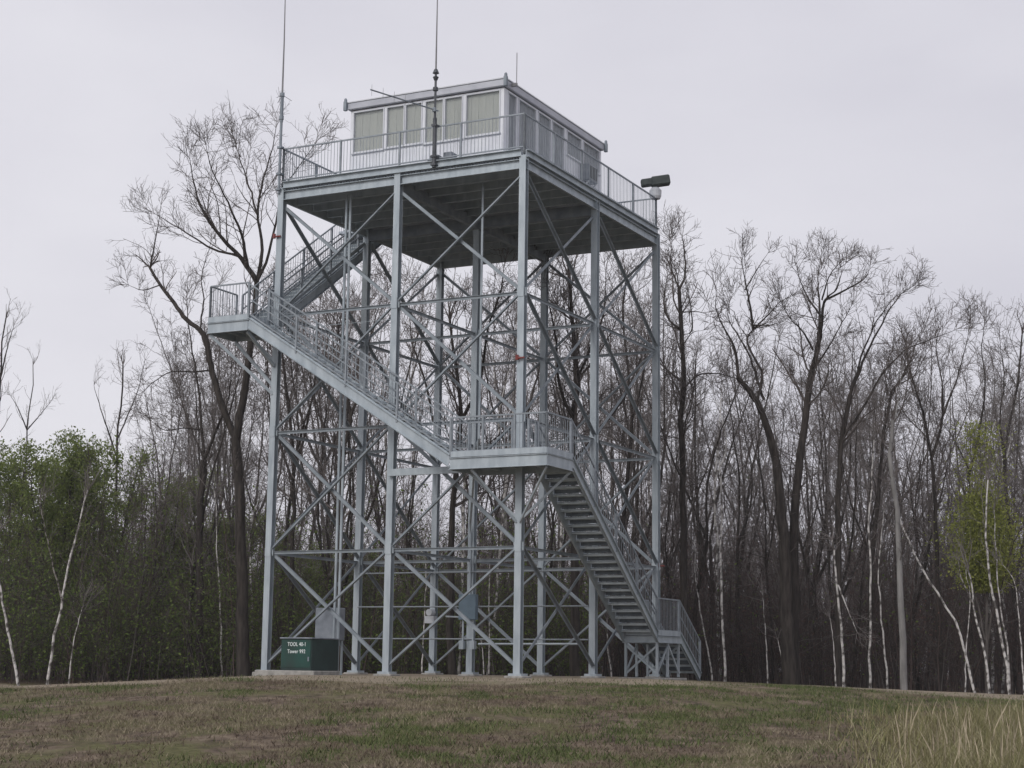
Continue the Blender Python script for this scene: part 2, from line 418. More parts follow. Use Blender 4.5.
# vertical ribs of the siding below the windows
m = MB(); x = CU0 + .07
while x < CU1 - .05:
    zb = 15.9
    m.box(x, x + .03, CV0 - .014, CV0 - .001, CZ0 + .05, zb); x += .13
m.build('siding_ribs', SIDING, cabin)
def window(axis, a, b_, zb, dark=False):
    m = MB(); w = .032; zt = WT
    def bx(m, p0, p1, z0, z1, d0, d1):
        if axis == 'u': m.box(p0, p1, CV0 + d0, CV0 + d1, z0, z1)
        else: m.box(CU0 + d0, CU0 + d1, p0, p1, z0, z1)
    for (p0, p1, z0, z1) in ((a, a + w, zb, zt), (b_ - w, b_, zb, zt), (a + w, b_ - w, zb, zb + w), (a + w, b_ - w, zt - w, zt)):
        bx(m, p0, p1, z0, z1, -.025, .09)
    bx(m, a - .03, b_ + .03, zb - .04, zb - .002, -.06, -.003)
    fr = m.build('window', CABF, cabin)
    p = MB(); bx(p, a + w, b_ - w, zb + w, zt - w, .03, .036); sub('pane', p, GLASS, fr, cabin)
    p = MB()
    n = max(3, int((b_ - a) / .13))
    for i in range(n):
        q0 = a + w + (b_ - a - 2 * w) * i / n; q1 = a + w + (b_ - a - 2 * w) * (i + 1) / n
        bx(p, q0 + .004, q1, zb + w, zt - w, .07 + (.006 if i % 2 else 0), .085 + (.006 if i % 2 else 0))
    sub('blind', p, BLIND_D if dark else BLIND, fr, cabin)
for a, b_, zb in front_w: window('u', a, b_, zb)
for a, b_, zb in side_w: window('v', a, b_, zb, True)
m = MB(); m.box(CU0 + .05, CU1 - .05, CV0 + .05, CV1 - .05, CZ1, CZ1 + .03); m.build('roof_seal', DARKM, cabin)
m = MB(); m.box(CU0 - .08, CU1 + .08, CV0 - .10, CV1 + .08, CZ1 + .03, CZ1 + .25); roof = m.build('roof', ROOFM, cabin, .02)
m = MB(); m.box(CU0 - .10, CU1 + .10, CV0 - .12, CV1 + .10, CZ1 + .252, CZ1 + .285); sub('roof_cap', m, CABF, roof, cabin)
for (a, b_) in ((CU0 - .12, CV0 - .14), (CU1 + .12, CV0 - .14), (CU0 - .12, CV1 + .12), (CU1 + .12, CV1 + .12)):
    m = MB(); m.box(a - .05, a + .05, b_ - .05, b_ + .05, CZ1 + .0, CZ1 + .29); m.tube([(a, b_, CZ1 + .29), (a, b_, CZ1 + .36), (a, b_, CZ1 + .40)], [.05, .05, .03], 8)
    m.build('corner_bracket', STEEL_D, cabin)
m = MB(); m.box(CU0 - .34, CU0 - .002, 6.6, 7.3, 15.95, 16.5)
ac = m.build('air_conditioner', CABIN_BOX, cabin, .02)
m = MB(); m.box(CU0 - .36, CU0 - .342, 6.68, 7.22, 16.03, 16.43); sub('grille', m, DARKM, ac, cabin)
m = MB(); m.bar((CU0 - .3, 6.68, 15.93), (CU0 - .01, 6.68, 15.65), .03, .04); m.bar((CU0 - .3, 7.22, 15.93), (CU0 - .01, 7.22, 15.65), .03, .04)
sub('bracket', m, WHITE, ac, cabin)
m = MB(); m.tube([(1.04, 1.5, 17.6), (1.04, 1.5, 18.55)], .012, 6); m.box(1.02, 1.2, 1.47, 1.53, 17.5, 17.6)
m.build('short_whip', WHIPM, cabin)

# ------------------------------------------------------------------ things on the deck
mast = empty('whip_antenna', U2 + .06, -.04, 14.97, 'tall whip antenna on a grey mast at the left front corner of the deck', 'antenna')
m = MB(); m.tube([(U2 + .06, -.12, 14.6), (U2 + .06, -.12, 17.0)], .045, 10); m.tube([(U2 + .06, -.12, 16.9), (U2 + .06, -.12, 17.75)], .055, 10)
m.tube([(U2 + .06, -.12, 17.72), (U2 + .06, -.12, 17.84)], .075, 10); m.tube([(U2 + .06, -.12, 16.98), (U2 + .06, -.12, 17.1)], .075, 10)
for z in (14.7, 15.2, 16.05): m.box(U2 - .02, U2 + .14, -.19, -.02, z, z + .06)
m.build('mast', STEEL_D, mast)
m = MB(); m.tube([(U2 + .06, -.12, 17.8), (U2 + .06, -.12, 19.5), (U2 + .09, -.12, 21.6)], [.03, .022, .012], 8); m.build('whip', WHIPM, mast)
m = MB()
for k in range(3):
    a = 2 * math.pi * k / 3 + .5; m.bar((U2 + .06, -.12, 17.78), (U2 + .06 + .3 * math.cos(a), -.12 + .3 * math.sin(a), 17.6), .012, .012)
m.build('ground_radials', ANT, mast)
MU, MVv = 2.88, -.17
mast = empty('whip_antenna', MU, MVv, 14.9, 'dark antenna mast with side boom clamped to the front railing before the cabin', 'antenna')
m = MB(); m.tube([(MU, MVv, 14.75), (MU, MVv, 16.25)], .06, 10); m.tube([(MU, MVv, 16.2), (MU, MVv, 17.62)], .036, 10); m.tube([(MU, MVv, 17.42), (MU, MVv, 17.52)], [.05, .09], 12); m.tube([(MU, MVv, 17.64), (MU, MVv, 17.76)], [.10, .05], 12)
m.tube([(MU, MVv, 17.1), (MU, MVv, 17.2)], .08, 10)
for z in (14.8, 15.05, 16.0): m.box(MU - .08, MU + .08, -.25, -.03, z, z + .06)
m.build('mast', ANT, mast)
m = MB(); m.tube([(MU, MVv, 17.7), (MU - .0, MVv, 20.6)], [.028, .012], 8); m.build('whip', WHIPM, mast)
be = (3.65, -2.55, 16.5)
m = MB(); m.tube([(MU - .05, MVv + .1, 16.5), be], .022, 8); m.tube([(MU, MVv - .05, 16.44), (MU, MVv - .05, 16.56)], .06, 8); m.build('boom', STEEL_D, mast)
m = MB()
for k in range(5):
    a = lerp((MU, MVv, 16.5), be, .3 + .17 * k); m.tube([(a[0], a[1], a[2] - .17), (a[0], a[1], a[2] + .17)], .005, 5)
m.build('boom_element', WHIPM, mast)

eq = empty('equipment_crate', 2.8, .35, 14.97, 'small slatted grey equipment box on the deck behind the front railing', 'box')
m = MB(); m.box(2.45, 3.3, .15, .6, 14.99, 15.12); m.box(2.5, 2.78, .2, .55, 15.12, 15.30); m.box(2.95, 3.25, .2, .55, 15.12, 15.26); m.build('housing', CABIN_BOX, eq, .015)
m = MB()
for k in range(4): m.box(2.46, 3.29, .13, .149, 15.0 + k * .03, 15.012 + k * .03)
m.build('slats', WHITE, eq)

sp = empty('siren_horn', 0, V2, 16.05, 'dark boxy horn on a white swivel dome on the far right corner post', 'siren')
m = MB(); m.tube([(.02, V2, 16.03), (.02, V2, 16.12), (.02, V2, 16.32), (.02, V2, 16.44)], [.16, .2, .21, .1], 14); m.build('swivel_dome', WHITE, sp)
P0 = Vector(loc(.36, V2 - .2, 16.58)); 
m = MB()
def ub(a, b_, w, h): m.bar(a, b_, w, h)
m.bar((.46, V2 - .22, 16.56), (.1, V2 - .05, 16.62), .30, .25); m.bar((.14, V2 - .08, 16.60), (-.42, V2 + .2, 16.70), .36, .33)
m.build('horn_housing', HORN, sp, .04)

gb = empty('green_utility_cabinet', 6.2, -.9, .1, 'squat dark green cabinet with white lettering at the foot of the left leg', 'cabinet')
g0, g1, h0, h1 = 5.68, 6.72, -1.6, -.2
m = MB(); m.box(g0, g1, h0, h1, .12, 1.0); m.build('body', GREEN_D, gb, .015)
m = MB(); m.box(g0 + .03, g1 - .03, h0 - .02, h0 - .003, .2, .97); fd = m.build('door', GREEN, gb)
m = MB(); m.box(g0 + .06, g0 + .10, h0 - .05, h0 - .021, .38, .50); sub('handle', m, STEEL_D, fd, gb)
m = MB(); m.box(g0 - .03, g1 + .03, h0 - .04, h1 + .03, 1.0, 1.04); m.build('lid', CABIN_BOX, gb, .01)
for txt, z in (('TOOL 40-1', .80), ('Tower 992', .60)):
    cu = bpy.data.curves.new('lettering', 'FONT'); cu.body = txt; cu.size = .175; cu.extrude = .003; cu.align_x = 'LEFT'; cu.offset = .002; cu.space_character = 1.12
    to = bpy.data.objects.new('lettering', cu); COL.objects.link(to)
    dg = bpy.context.evaluated_depsgraph_get(); dg.update()
    me = bpy.data.meshes.new_from_object(to.evaluated_get(dg)); bpy.data.objects.remove(to)
    me.materials.append(LETTER) if not me.materials else None
    wd = max(v.co.x for v in me.vertices) or 1
    lo = bpy.data.objects.new('lettering', me); COL.objects.link(lo); lo.parent = gb
    off = loc(g1 - .24, h0 - .026, z) - loc(*gb['org'])
    lo.location = off; lo.rotation_euler = (R(90), 0, 0); lo.scale = (.60 / wd, .86, 1)
pad = MB().box(5.5, 7.5, -1.75, -.36, -.3, .118)
pad.build('concrete_pad', CONC, gb, .02)

gc = empty('grey_equipment_cabinet', 6.75, 1.2, 0, 'pale grey cabinet raised on pipe legs behind the green cabinet', 'cabinet')
m = MB(); m.box(6.38, 7.22, .85, 1.2, 1.0, 1.96); m.build('body', CABIN_BOX, gc, .02)
m = MB(); m.box(6.43, 7.17, .83, .848, 1.05, 1.91); m.build('door', CABIN_BOX, gc)
for (u, v) in ((6.43, .92), (7.17, .92), (6.43, 1.13), (7.17, 1.13)):
    m = MB(); m.tube([(u, v, -.1), (u, v, 1.0)], .035, 8); m.build('leg', STEEL, gc)

# ------------------------------------------------------------------ terrain
def sstep(x): x = np.clip(x, 0, 1); return x * x * (3 - 2 * x)
def gz(X, Y):
    X = np.asarray(X, float); Y = np.asarray(Y, float)
    z = -1.3 + 1.3 * sstep((Y - 4) / 39.5)
    lat = -.055 * np.clip(-X - 6.2, 0, 11) - .032 * np.clip(X - 4, 0, 16)
    z = z + lat * sstep((Y - 15) / 25)
    back = sstep((Y - 61) / 8)
    z = z * (1 - back) + back * -.5
    bump = .03 * np.sin(X * .9 + 1.3) * np.sin(Y * .5) + .02 * np.sin(X * 2.3 + Y * .7) * np.sin(Y * 1.1 + .5)
    pad_ = sstep((Y - 38) / 4) * (1 - sstep((Y - 60) / 3))
    return z + bump * (1 - pad_)

def np_mesh(name, V, Fc, m, smooth=False):
    """V (n,3); Fc (k,4) or (k,3) ints"""
    me = bpy.data.meshes.new(name)
    V = np.ascontiguousarray(V, dtype=np.float32); Fc = np.ascontiguousarray(Fc, dtype=np.int32)
    k = Fc.shape[1]
    me.vertices.add(len(V)); me.vertices.foreach_set('co', V.ravel())
    me.loops.add(Fc.size); me.loops.foreach_set('vertex_index', Fc.ravel())
    me.polygons.add(len(Fc)); me.polygons.foreach_set('loop_start', np.arange(0, Fc.size, k, dtype=np.int32))
    if smooth: me.polygons.foreach_set('use_smooth', np.ones(len(Fc), dtype=bool))
    me.update(calc_edges=True); me.materials.append(m)
    return me

def link(name, me, parent=None):
    o = bpy.data.objects.new(name, me); COL.objects.link(o); o.parent = parent
    return o

xs = np.concatenate([np.linspace(-600, -60, 20), np.linspace(-55, 55, 221), np.linspace(60, 600, 20)])
ys = np.concatenate([np.linspace(-80, 0, 12), np.linspace(1, 80, 240), np.linspace(84, 1500, 40)])
GX, GY = np.meshgrid(xs, ys); GZ = gz(GX, GY)
V = np.stack([GX, GY, GZ], -1).reshape(-1, 3)
nx, ny = len(xs), len(ys)
ii = (np.arange(ny - 1)[:, None] * nx + np.arange(nx - 1)[None]).ravel()
Fc = np.stack([ii, ii + 1, ii + nx + 1, ii + nx], -1)
GM = bpy.data.materials.new('mown_field')
nt, N, L, b = nodes(GM)
b.inputs['Roughness'].default_value = .95; b.inputs['Specular IOR Level'].default_value = .1
tc = N.new('ShaderNodeTexCoord')
def noise(scale, det=6, stretch=(1, 1, 1)):
    mp = N.new('ShaderNodeMapping'); mp.inputs['Scale'].default_value = stretch; L.new(tc.outputs['Object'], mp.inputs[0])
    n_ = N.new('ShaderNodeTexNoise'); n_.inputs['Scale'].default_value = scale; n_.inputs['Detail'].default_value = det; n_.inputs['Roughness'].default_value = .65
    L.new(mp.outputs[0], n_.inputs['Vector']); return n_.outputs['Fac']
def ramp(fac, stops):
    cr = N.new('ShaderNodeValToRGB'); el = cr.color_ramp.elements
    while len(el) < len(stops): el.new(.5)
    for e, (p, c) in zip(el, stops): e.position = p; e.color = (*c, 1)
    L.new(fac, cr.inputs[0]); return cr.outputs[0]
def mix(f, a, c):
    m_ = N.new('ShaderNodeMix'); m_.data_type = 'RGBA'; L.new(f, m_.inputs[0]); L.new(a, m_.inputs[6]); L.new(c, m_.inputs[7]); return m_.outputs[2]
brown = ramp(noise(3.2, 9, (1, .55, 1)), [(.34, (.05, .037, .03)), (.5, (.135, .103, .078)), (.66, (.23, .185, .135))])
green = ramp(noise(9, 8), [(.3, (.07, .068, .03)), (.7, (.165, .158, .078))])
gf = ramp(noise(.9, 7, (1, .6, 1)), [(.42, (0, 0, 0)), (.58, (1, 1, 1))])
field = mix(gf, brown, green)
dirt = ramp(noise(5, 8), [(.3, (.19, .158, .115)), (.7, (.33, .28, .215))])
sep = N.new('ShaderNodeSeparateXYZ'); L.new(tc.outputs['Object'], sep.inputs[0])
def math_(op, a, c=None, cl=False):
    m_ = N.new('ShaderNodeMath'); m_.operation = op; m_.use_clamp = cl
    for i_, q in enumerate((a, c)):
        if q is None: continue
        if isinstance(q, (int, float)): m_.inputs[i_].default_value = q
        else: L.new(q, m_.inputs[i_])
    return m_.outputs[0]
wob = math_('MULTIPLY', math_('SUBTRACT', noise(.5, 4), .5), 7.0)
yy = math_('ADD', sep.outputs['Y'], wob)
band = math_('MULTIPLY', math_('SUBTRACT', yy, 37.2), .6, True)
bandb = math_('MULTIPLY', math_('SUBTRACT', 64.0, yy), .5, True)
xm = math_('MULTIPLY', math_('SUBTRACT', 6.0, math_('ADD', sep.outputs['X'], wob)), .5, True)
xr = math_('MULTIPLY', math_('SUBTRACT', math_('ADD', sep.outputs['X'], wob), 9.0), .6, True)
xany = math_('MAXIMUM', xm, xr)
fac = math_('MULTIPLY', math_('MULTIPLY', band, bandb), xany)
c1 = mix(fac, field, dirt)
leaf = ramp(noise(4, 8), [(.3, (.045, .032, .024)), (.7, (.11, .08, .058))])
wood_f = math_('MULTIPLY', math_('SUBTRACT', sep.outputs['Y'], 64.0), .4, True)
c2_ = mix(wood_f, c1, leaf)
L.new(c2_, b.inputs['Base Color'])
bp = N.new('ShaderNodeBump'); bp.inputs['Strength'].default_value = .8; bp.inputs['Distance'].default_value = .06
L.new(noise(14, 8), bp.inputs['Height']); L.new(bp.outputs[0], b.inputs['Normal'])
g = link('ground', np_mesh('ground', V, Fc, GM, True)); tagit(g, kind='structure')

# ------------------------------------------------------------------ grass
rng = np.random.default_rng(7)
def blades(n, X, Y, hmin, hmax, wid, lean, segs=1, rng=rng):
    h = rng.uniform(hmin, hmax, n); a = rng.uniform(0, 2 * math.pi, n)
    z = gz(X, Y) - .01
    dx, dy = np.cos(a) * wid, np.sin(a) * wid
    b2 = rng.uniform(0, 2 * math.pi, n); l = rng.uniform(.1, 1, n) * lean * h
    base = np.stack([X, Y, z], -1)
    side = np.stack([dx, dy, np.zeros(n)], -1)
    tip = base + np.stack([np.cos(b2) * l, np.sin(b2) * l, h], -1)
    if segs == 1:
        V = np.stack([base - side, base + side, tip], 1).reshape(-1, 3)
        return V, np.arange(3 * n).reshape(n, 3)
    mid = base * .5 + tip * .5 + np.stack([np.cos(b2) * -l * .18, np.sin(b2) * -l * .18, np.zeros(n)], -1)
    V = np.stack([base - side, base + side, mid - side * .7, mid + side * .7, tip], 1).reshape(-1, 3)
    i0 = np.arange(n)[:, None] * 5
    Fc = np.concatenate([i0 + [0, 1, 3], i0 + [0, 3, 2], i0 + [2, 3, 4]], 0)
    return V, Fc
def clump_mask(X, Y, s, ph):
    return (np.sin(X * s + ph) * np.sin(Y * s * .8 + ph * 2) + np.sin(X * s * 2.3 + Y * s * 1.7 + ph) * .6 + np.sin(X * s * .37 - Y * s * .51 + ph * 3) * .8)
def vnoise(X, Y, sc_, seed):
    r2 = np.random.default_rng(seed); G = r2.random((256, 256))
    x = X / sc_ + 90; y = Y / sc_ + 20; i = np.floor(x).astype(int); j = np.floor(y).astype(int)
    fx = x - i; fy = y - j; fx = fx * fx * (3 - 2 * fx); fy = fy * fy * (3 - 2 * fy); i %= 255; j %= 255
    return (G[i, j] * (1 - fx) + G[i + 1, j] * fx) * (1 - fy) + (G[i, j + 1] * (1 - fx) + G[i + 1, j + 1] * fx) * fy
def patch(X, Y, seed): return .5 * vnoise(X, Y * .6, .55, seed) + .3 * vnoise(X, Y * .6, 1.6, seed + 1) + .35 * vnoise(X, Y, 4.5, seed + 2) - .575
n = 260000
Y = rng.uniform(15, 43, n) ; X = rng.uniform(-.34, .34, n) * Y
keep = (rng.random(n) < .55 + 1.6 * patch(X, Y, 5)) & ~((Y > 37.5 + 1.5 * np.sin(X * .8)) & (rng.random(n) < .9) & ((X < 6) | (X > 8.6)))
X, Y = X[keep], Y[keep]
gmask = patch(X, Y, 11) + rng.normal(0, .05, len(X)) + .014 * X
smask = patch(X, Y, 31) + rng.normal(0, .06, len(X))
kinds = (('dry_grass', (gmask < .05) & (smask < .12), [(.075, .055, .042), (.14, .108, .078), (.20, .16, .118), (.10, .078, .062)], (.02, .07), 'short brown dead thatch covering the mown slope'),
         ('straw_grass', (gmask < .05) & (smask >= .12), [(.19, .16, .11), (.27, .23, .16), (.15, .125, .085)], (.03, .085), 'pale straw coloured tufts scattered over the slope'),
         ('grass', gmask >= .05, [(.04, .052, .02), (.08, .105, .035), (.13, .15, .06), (.065, .08, .03)], (.03, .095), 'short green grass tufts growing through the slope'))
for nm, sel, cols, hm, lb in kinds:
    Vg, Fg = blades(int(sel.sum()), X[sel], Y[sel], hm[0], hm[1], .009, 1.3)
    o = link(nm, np_mesh(nm, Vg, Fg, island_mat(nm + '_blades', cols)))
    tagit(o, lb, 'grass', kind='stuff')
# tall weeds at the lower right
n = 34000
Y = rng.uniform(17.5, 28.5, n); px = 800 + 262 * rng.beta(3.4, 1.0, n); X = (px - 512) / F_PX * Y * 1.0
cm = clump_mask(X, Y, 2.6, 1.0)
k = rng.random(n) < .5 + .4 * cm
X, Y = X[k], Y[k]
hs = np.clip(.25 + .22 * clump_mask(X, Y, 1.9, .3), .15, .7)
Vg, Fg = blades(len(X), X, Y, .08, .46, .006, 1.1, 2)
o = link('tall_dry_grass', np_mesh('tall_dry_grass', Vg, Fg, island_mat('tall_weed_blades', [(.12, .105, .05), (.25, .22, .12), (.17, .175, .065), (.36, .32, .21), (.145, .155, .06), (.2, .16, .11)])))
tagit(o, 'tall straw coloured weeds standing at the lower right corner', 'tall grass', kind='stuff')
n = 130
Y = rng.uniform(18, 27, n); px = rng.choice([935, 950, 962, 1000, 905, 1010], n) + rng.normal(0, 9, n); X = (px - 512) / F_PX * Y
Vg, Fg = blades(len(X), X, Y, .3, .66, .012, .4, 2)
o = link('straw_plumes', np_mesh('straw_plumes', Vg, Fg, island_mat('straw_plume_blades', [(.36, .30, .22), (.48, .41, .30)])))
tagit(o, 'pale feathery straw stalks rising above the weeds', 'tall grass', kind='stuff')

# ------------------------------------------------------------------ trees (vectorised branching)
def tubes_mesh(name, groups, m, sides=3):
    Vs, Fs, off = [], [], 0
    for P, Rr in groups:
        n, S, _ = P.shape
        if n == 0: continue
        d = P[:, -1] - P[:, 0]; d /= np.linalg.norm(d, axis=1, keepdims=True) + 1e-9
        ref = np.where(np.abs(d[:, 2:3]) < .9, np.array([[0, 0, 1.]]), np.array([[1., 0, 0]]))
        a = np.cross(d, ref); a /= np.linalg.norm(a, axis=1, keepdims=True); c = np.cross(a, d)
        th = 2 * np.pi * np.arange(sides) / sides
        ring = a[:, None, None] * np.cos(th)[None, None, :, None] + c[:, None, None] * np.sin(th)[None, None, :, None]
        V = P[:, :, None] + ring * Rr[:, :, None, None]
        Vs.append(V.reshape(-1, 3))
        base = off + (np.arange(n)[:, None, None] * S + np.arange(S - 1)[None, :, None]) * sides
        k = np.arange(sides)[None, None]; k2 = (k + 1) % sides
        Fs.append(np.stack([base + k, base + k2, base + sides + k2, base + sides + k], -1).reshape(-1, 4))
        off += n * S * sides
    if not Vs: return None
    return np_mesh(name, np.concatenate(Vs), np.concatenate(Fs), m, True)

def spawn(P, Rr, rng, dens, lf, ang, S, t0=.15, up_=.12, wob=.25, rf=.55, rmin=.006, lmin=.25, lmax=9, tip=.45, cap=None):
    n, S0, _ = P.shape
    seg = np.linalg.norm(np.diff(P, axis=1), axis=2); Ln = seg.sum(1)
    cnt = rng.poisson(np.clip(Ln * (1 - t0) * dens, 0, 60))
    idx = np.repeat(np.arange(n), cnt)
    if len(idx) == 0: return np.zeros((0, S, 3)), np.zeros((0, S))
    t = t0 + (1 - t0) * rng.random(len(idx)) ** .85
    f = t * (S0 - 1); i0 = np.minimum(f.astype(int), S0 - 2); fr = (f - i0)[:, None]
    pos = P[idx, i0] * (1 - fr) + P[idx, i0 + 1] * fr
    r0 = Rr[idx, i0] * (1 - fr[:, 0]) + Rr[idx, i0 + 1] * fr[:, 0]
    tan = P[idx, i0 + 1] - P[idx, i0]; tan /= np.linalg.norm(tan, axis=1, keepdims=True) + 1e-9
    rv = rng.normal(size=(len(idx), 3)); rv[:, 2] += .25
    perp = rv - (rv * tan).sum(1, keepdims=True) * tan; perp /= np.linalg.norm(perp, axis=1, keepdims=True) + 1e-9
    a = np.radians(rng.normal(ang, 10, len(idx)))[:, None]
    d = tan * np.cos(a) + perp * np.sin(a)
    le = np.clip(lf * Ln[idx] * (1.15 - .75 * t) * rng.uniform(.55, 1.3, len(idx)), lmin, lmax)
    r = np.maximum(np.minimum(r0 * rf * rng.uniform(.75, 1.1, len(idx)), .008 + .018 * le), rmin)
    pts = [pos]; step = (le / (S - 1))[:, None]
    for s in range(S - 1):
        d = d + rng.normal(size=d.shape) * wob + np.array([0, 0, up_])
        d /= np.linalg.norm(d, axis=1, keepdims=True)
        pts.append(pts[-1] + d * step)
    Pn = np.stack(pts, 1)
    Rn = np.maximum(r[:, None] * np.linspace(1, tip, S)[None], rmin * .75)
    return Pn, Rn

def smooth_poly(pts, S, rng, jit=0.0):
    """Catmull-Rom curve through the points, resampled evenly"""
    P = np.array(pts, float)
    E = np.concatenate([[2 * P[0] - P[1]], P, [2 * P[-1] - P[-2]]])
    out = []
    for k in range(len(P) - 1):
        a, b_, c, d = E[k:k + 4]
        t = np.linspace(0, 1, 8, endpoint=False)[:, None]
        out.append(.5 * (2 * b_ + (c - a) * t + (2 * a - 5 * b_ + 4 * c - d) * t * t + (3 * b_ - a - 3 * c + d) * t ** 3))
    Q = np.concatenate(out + [P[-1:]])
    d = np.concatenate([[0], np.cumsum(np.linalg.norm(np.diff(Q, axis=0), axis=1))])
    t = np.linspace(0, d[-1], S)
    Q = np.stack([np.interp(t, d, Q[:, k]) for k in range(3)], 1)
    if jit: Q[1:-1] += rng.normal(size=(S - 2, 3)) * jit * min(1, d[-1] / 8)
    return Q

def make_tree(name, seed, limbs, bark, twig, dens=(1.9, 4.2, 6.4), lf=(.42, .5, .55), ang=(42, 42, 42), up_=(.09, .06, .03), t0=.45, lvl=3, leaves=None, twr=.0062, lmax=6.5):
    """limbs: list of (points, r0, r1, first fraction that may sprout). Returns trunk mesh, crown mesh (+leaves)"""
    rng = np.random.default_rng(seed)
    S = 16
    LP = np.stack([smooth_poly(l[0], S, rng, .022) for l in limbs]); LR = np.stack([np.linspace(l[1], l[2], S) for l in limbs])
    trunk = tubes_mesh(name + '_trunk', [(LP, LR)], bark, 7)
    l1 = []
    for k, l in enumerate(limbs):
        l1.append(spawn(LP[k:k + 1], LR[k:k + 1], rng, dens[0], lf[0], ang[0], 8, l[3], up_[0], .13, .5, .011, 1.1, lmax))
    P1 = np.concatenate([a for a, _ in l1]); R1 = np.concatenate([a for _, a in l1])
    ok_ = LR[:, -1] < .06; LPa, LRa = LP, LR; LP, LR = LP[ok_], LR[ok_]
    tp = np.repeat(LP[:, -1], 5, 0); td = LP[:, -1] - LP[:, -3]; td /= np.linalg.norm(td, axis=1, keepdims=True)
    td = np.repeat(td, 5, 0); nT = len(tp)
    d = td + rng.normal(size=td.shape) * .38; d[:, 2] += .1; d /= np.linalg.norm(d, axis=1, keepdims=True)
    lt = rng.uniform(.4, 1.2, nT)[:, None] * np.repeat(np.clip(np.linalg.norm(LP[:, -1] - LP[:, 0], axis=1) / 3.0, .3, 1.0), 5)[:, None]
    pt = [tp]
    for q in range(7):
        d = d + rng.normal(size=d.shape) * .14; d /= np.linalg.norm(d, axis=1, keepdims=True); pt.append(pt[-1] + d * lt / 7)
    PT = np.stack(pt, 1); RT = np.repeat(LR[:, -1], 5)[:, None] * np.linspace(.8, .35, 8)[None]
    LP, LR = LPa, LRa
    P1 = np.concatenate([P1, PT]); R1 = np.concatenate([R1, np.maximum(RT, .007)])
    P2, R2 = spawn(P1, R1, rng, dens[1], lf[1], ang[1], 6, .1, up_[1], .15, .55, .008, .6, 2.4)
    Pb, Rb = spawn(LP, LR, rng, dens[0] * 1.6, .12, 52, 6, t0, .1, .2, .3, .011, .5, 2.0)
    P2 = np.concatenate([P2, Pb]); R2 = np.concatenate([R2, Rb])
    groups = [(P1, R1), (P2, R2)]
    P3, R3 = spawn(P2, R2, rng, dens[2], lf[2], ang[2], 4, .08, up_[2], .2, .7, twr, .28, 1.2)
    groups.append((P3, R3))
    if lvl > 3:
        P4, R4 = spawn(P3, R3, rng, 3.0, .6, 40, 3, .15, .03, .2, .8, twr * .9, .18, .6); groups.append((P4, R4))
    crown = tubes_mesh(name + '_crown', groups, twig, 3)
    lm = None
    if leaves:
        cnt, size, m_ = leaves
        src = np.concatenate([P3.reshape(-1, 3), P2.reshape(-1, 3)])
        c = src[rng.integers(0, len(src), cnt)] + rng.normal(size=(cnt, 3)) * .14
        lm = leaf_mesh(name + '_leaves', c, size, m_, rng)
    return trunk, crown, lm

def leaf_mesh(name, c, size, m_, rng):
    n = len(c)
    a = rng.normal(size=(n, 3)); a /= np.linalg.norm(a, axis=1, keepdims=True)
    b2 = np.cross(a, rng.normal(size=(n, 3))); b2 /= np.linalg.norm(b2, axis=1, keepdims=True)
    s = (size * rng.uniform(.6, 1.3, n))[:, None]
    V = np.stack([c - a * s, c + b2 * s * .5, c + a * s, c - b2 * s * .5], 1).reshape(-1, 3)
    return np_mesh(name, V, np.arange(4 * n).reshape(n, 4), m_)

def plant(name, meshes, locn, rot, scale, label, cat='tree', group=None):
    root = bpy.data.objects.new(name, None); COL.objects.link(root); root.location = locn; root.rotation_euler = (0, 0, rot); root.scale = scale
    tagit(root, label, cat, group)
    for nm, me in zip(('trunk', 'crown', 'leaves'), meshes):
        if me is not None: link(nm, me, root)
    return root

def hero(name, Y, limbs_px, seed, label, bark=BARK, twig=TWIG, **kw):
    """limbs given as pixel polylines, laid out at distance Y with real depth wander; mesh is in the tree's own frame"""
    rng = np.random.default_rng(seed + 500)
    bx_, by_ = limbs_px[0][0][0]
    base = at(bx_, by_, Y); base.z = float(gz(base.x, base.y)) - .15
    mpp = Y / F_PX
    limbs = []; ends = {}
    for (pts, w0, w1, t0) in limbs_px:
        k0 = ends.get(pts[0], 0.0)
        drift = 0 if k0 == 0 and pts is limbs_px[0][0] else rng.normal(0, .55)
        W = []; yy_ = k0
        for i, p in enumerate(pts):
            if i: yy_ += drift * (math.dist(p, pts[i - 1]) * mpp) * .8
            ends[p] = yy_
            w = at(p[0], p[1], Y + yy_); W.append((w.x - base.x, w.y - base.y, w.z - base.z))
        if pts is limbs_px[0][0]: W[0] = (W[0][0], W[0][1], 0)
        kk = .8 if w0 > 6 else .68
        limbs.append((W, w0 * mpp / 2 * kk, w1 * mpp / 2 * (.42 if w1 < 2 else kk), t0))
    ms = make_tree(name, seed, limbs, bark, twig, **kw)
    return plant(name, ms, base, 0, (1, 1, 1), label)

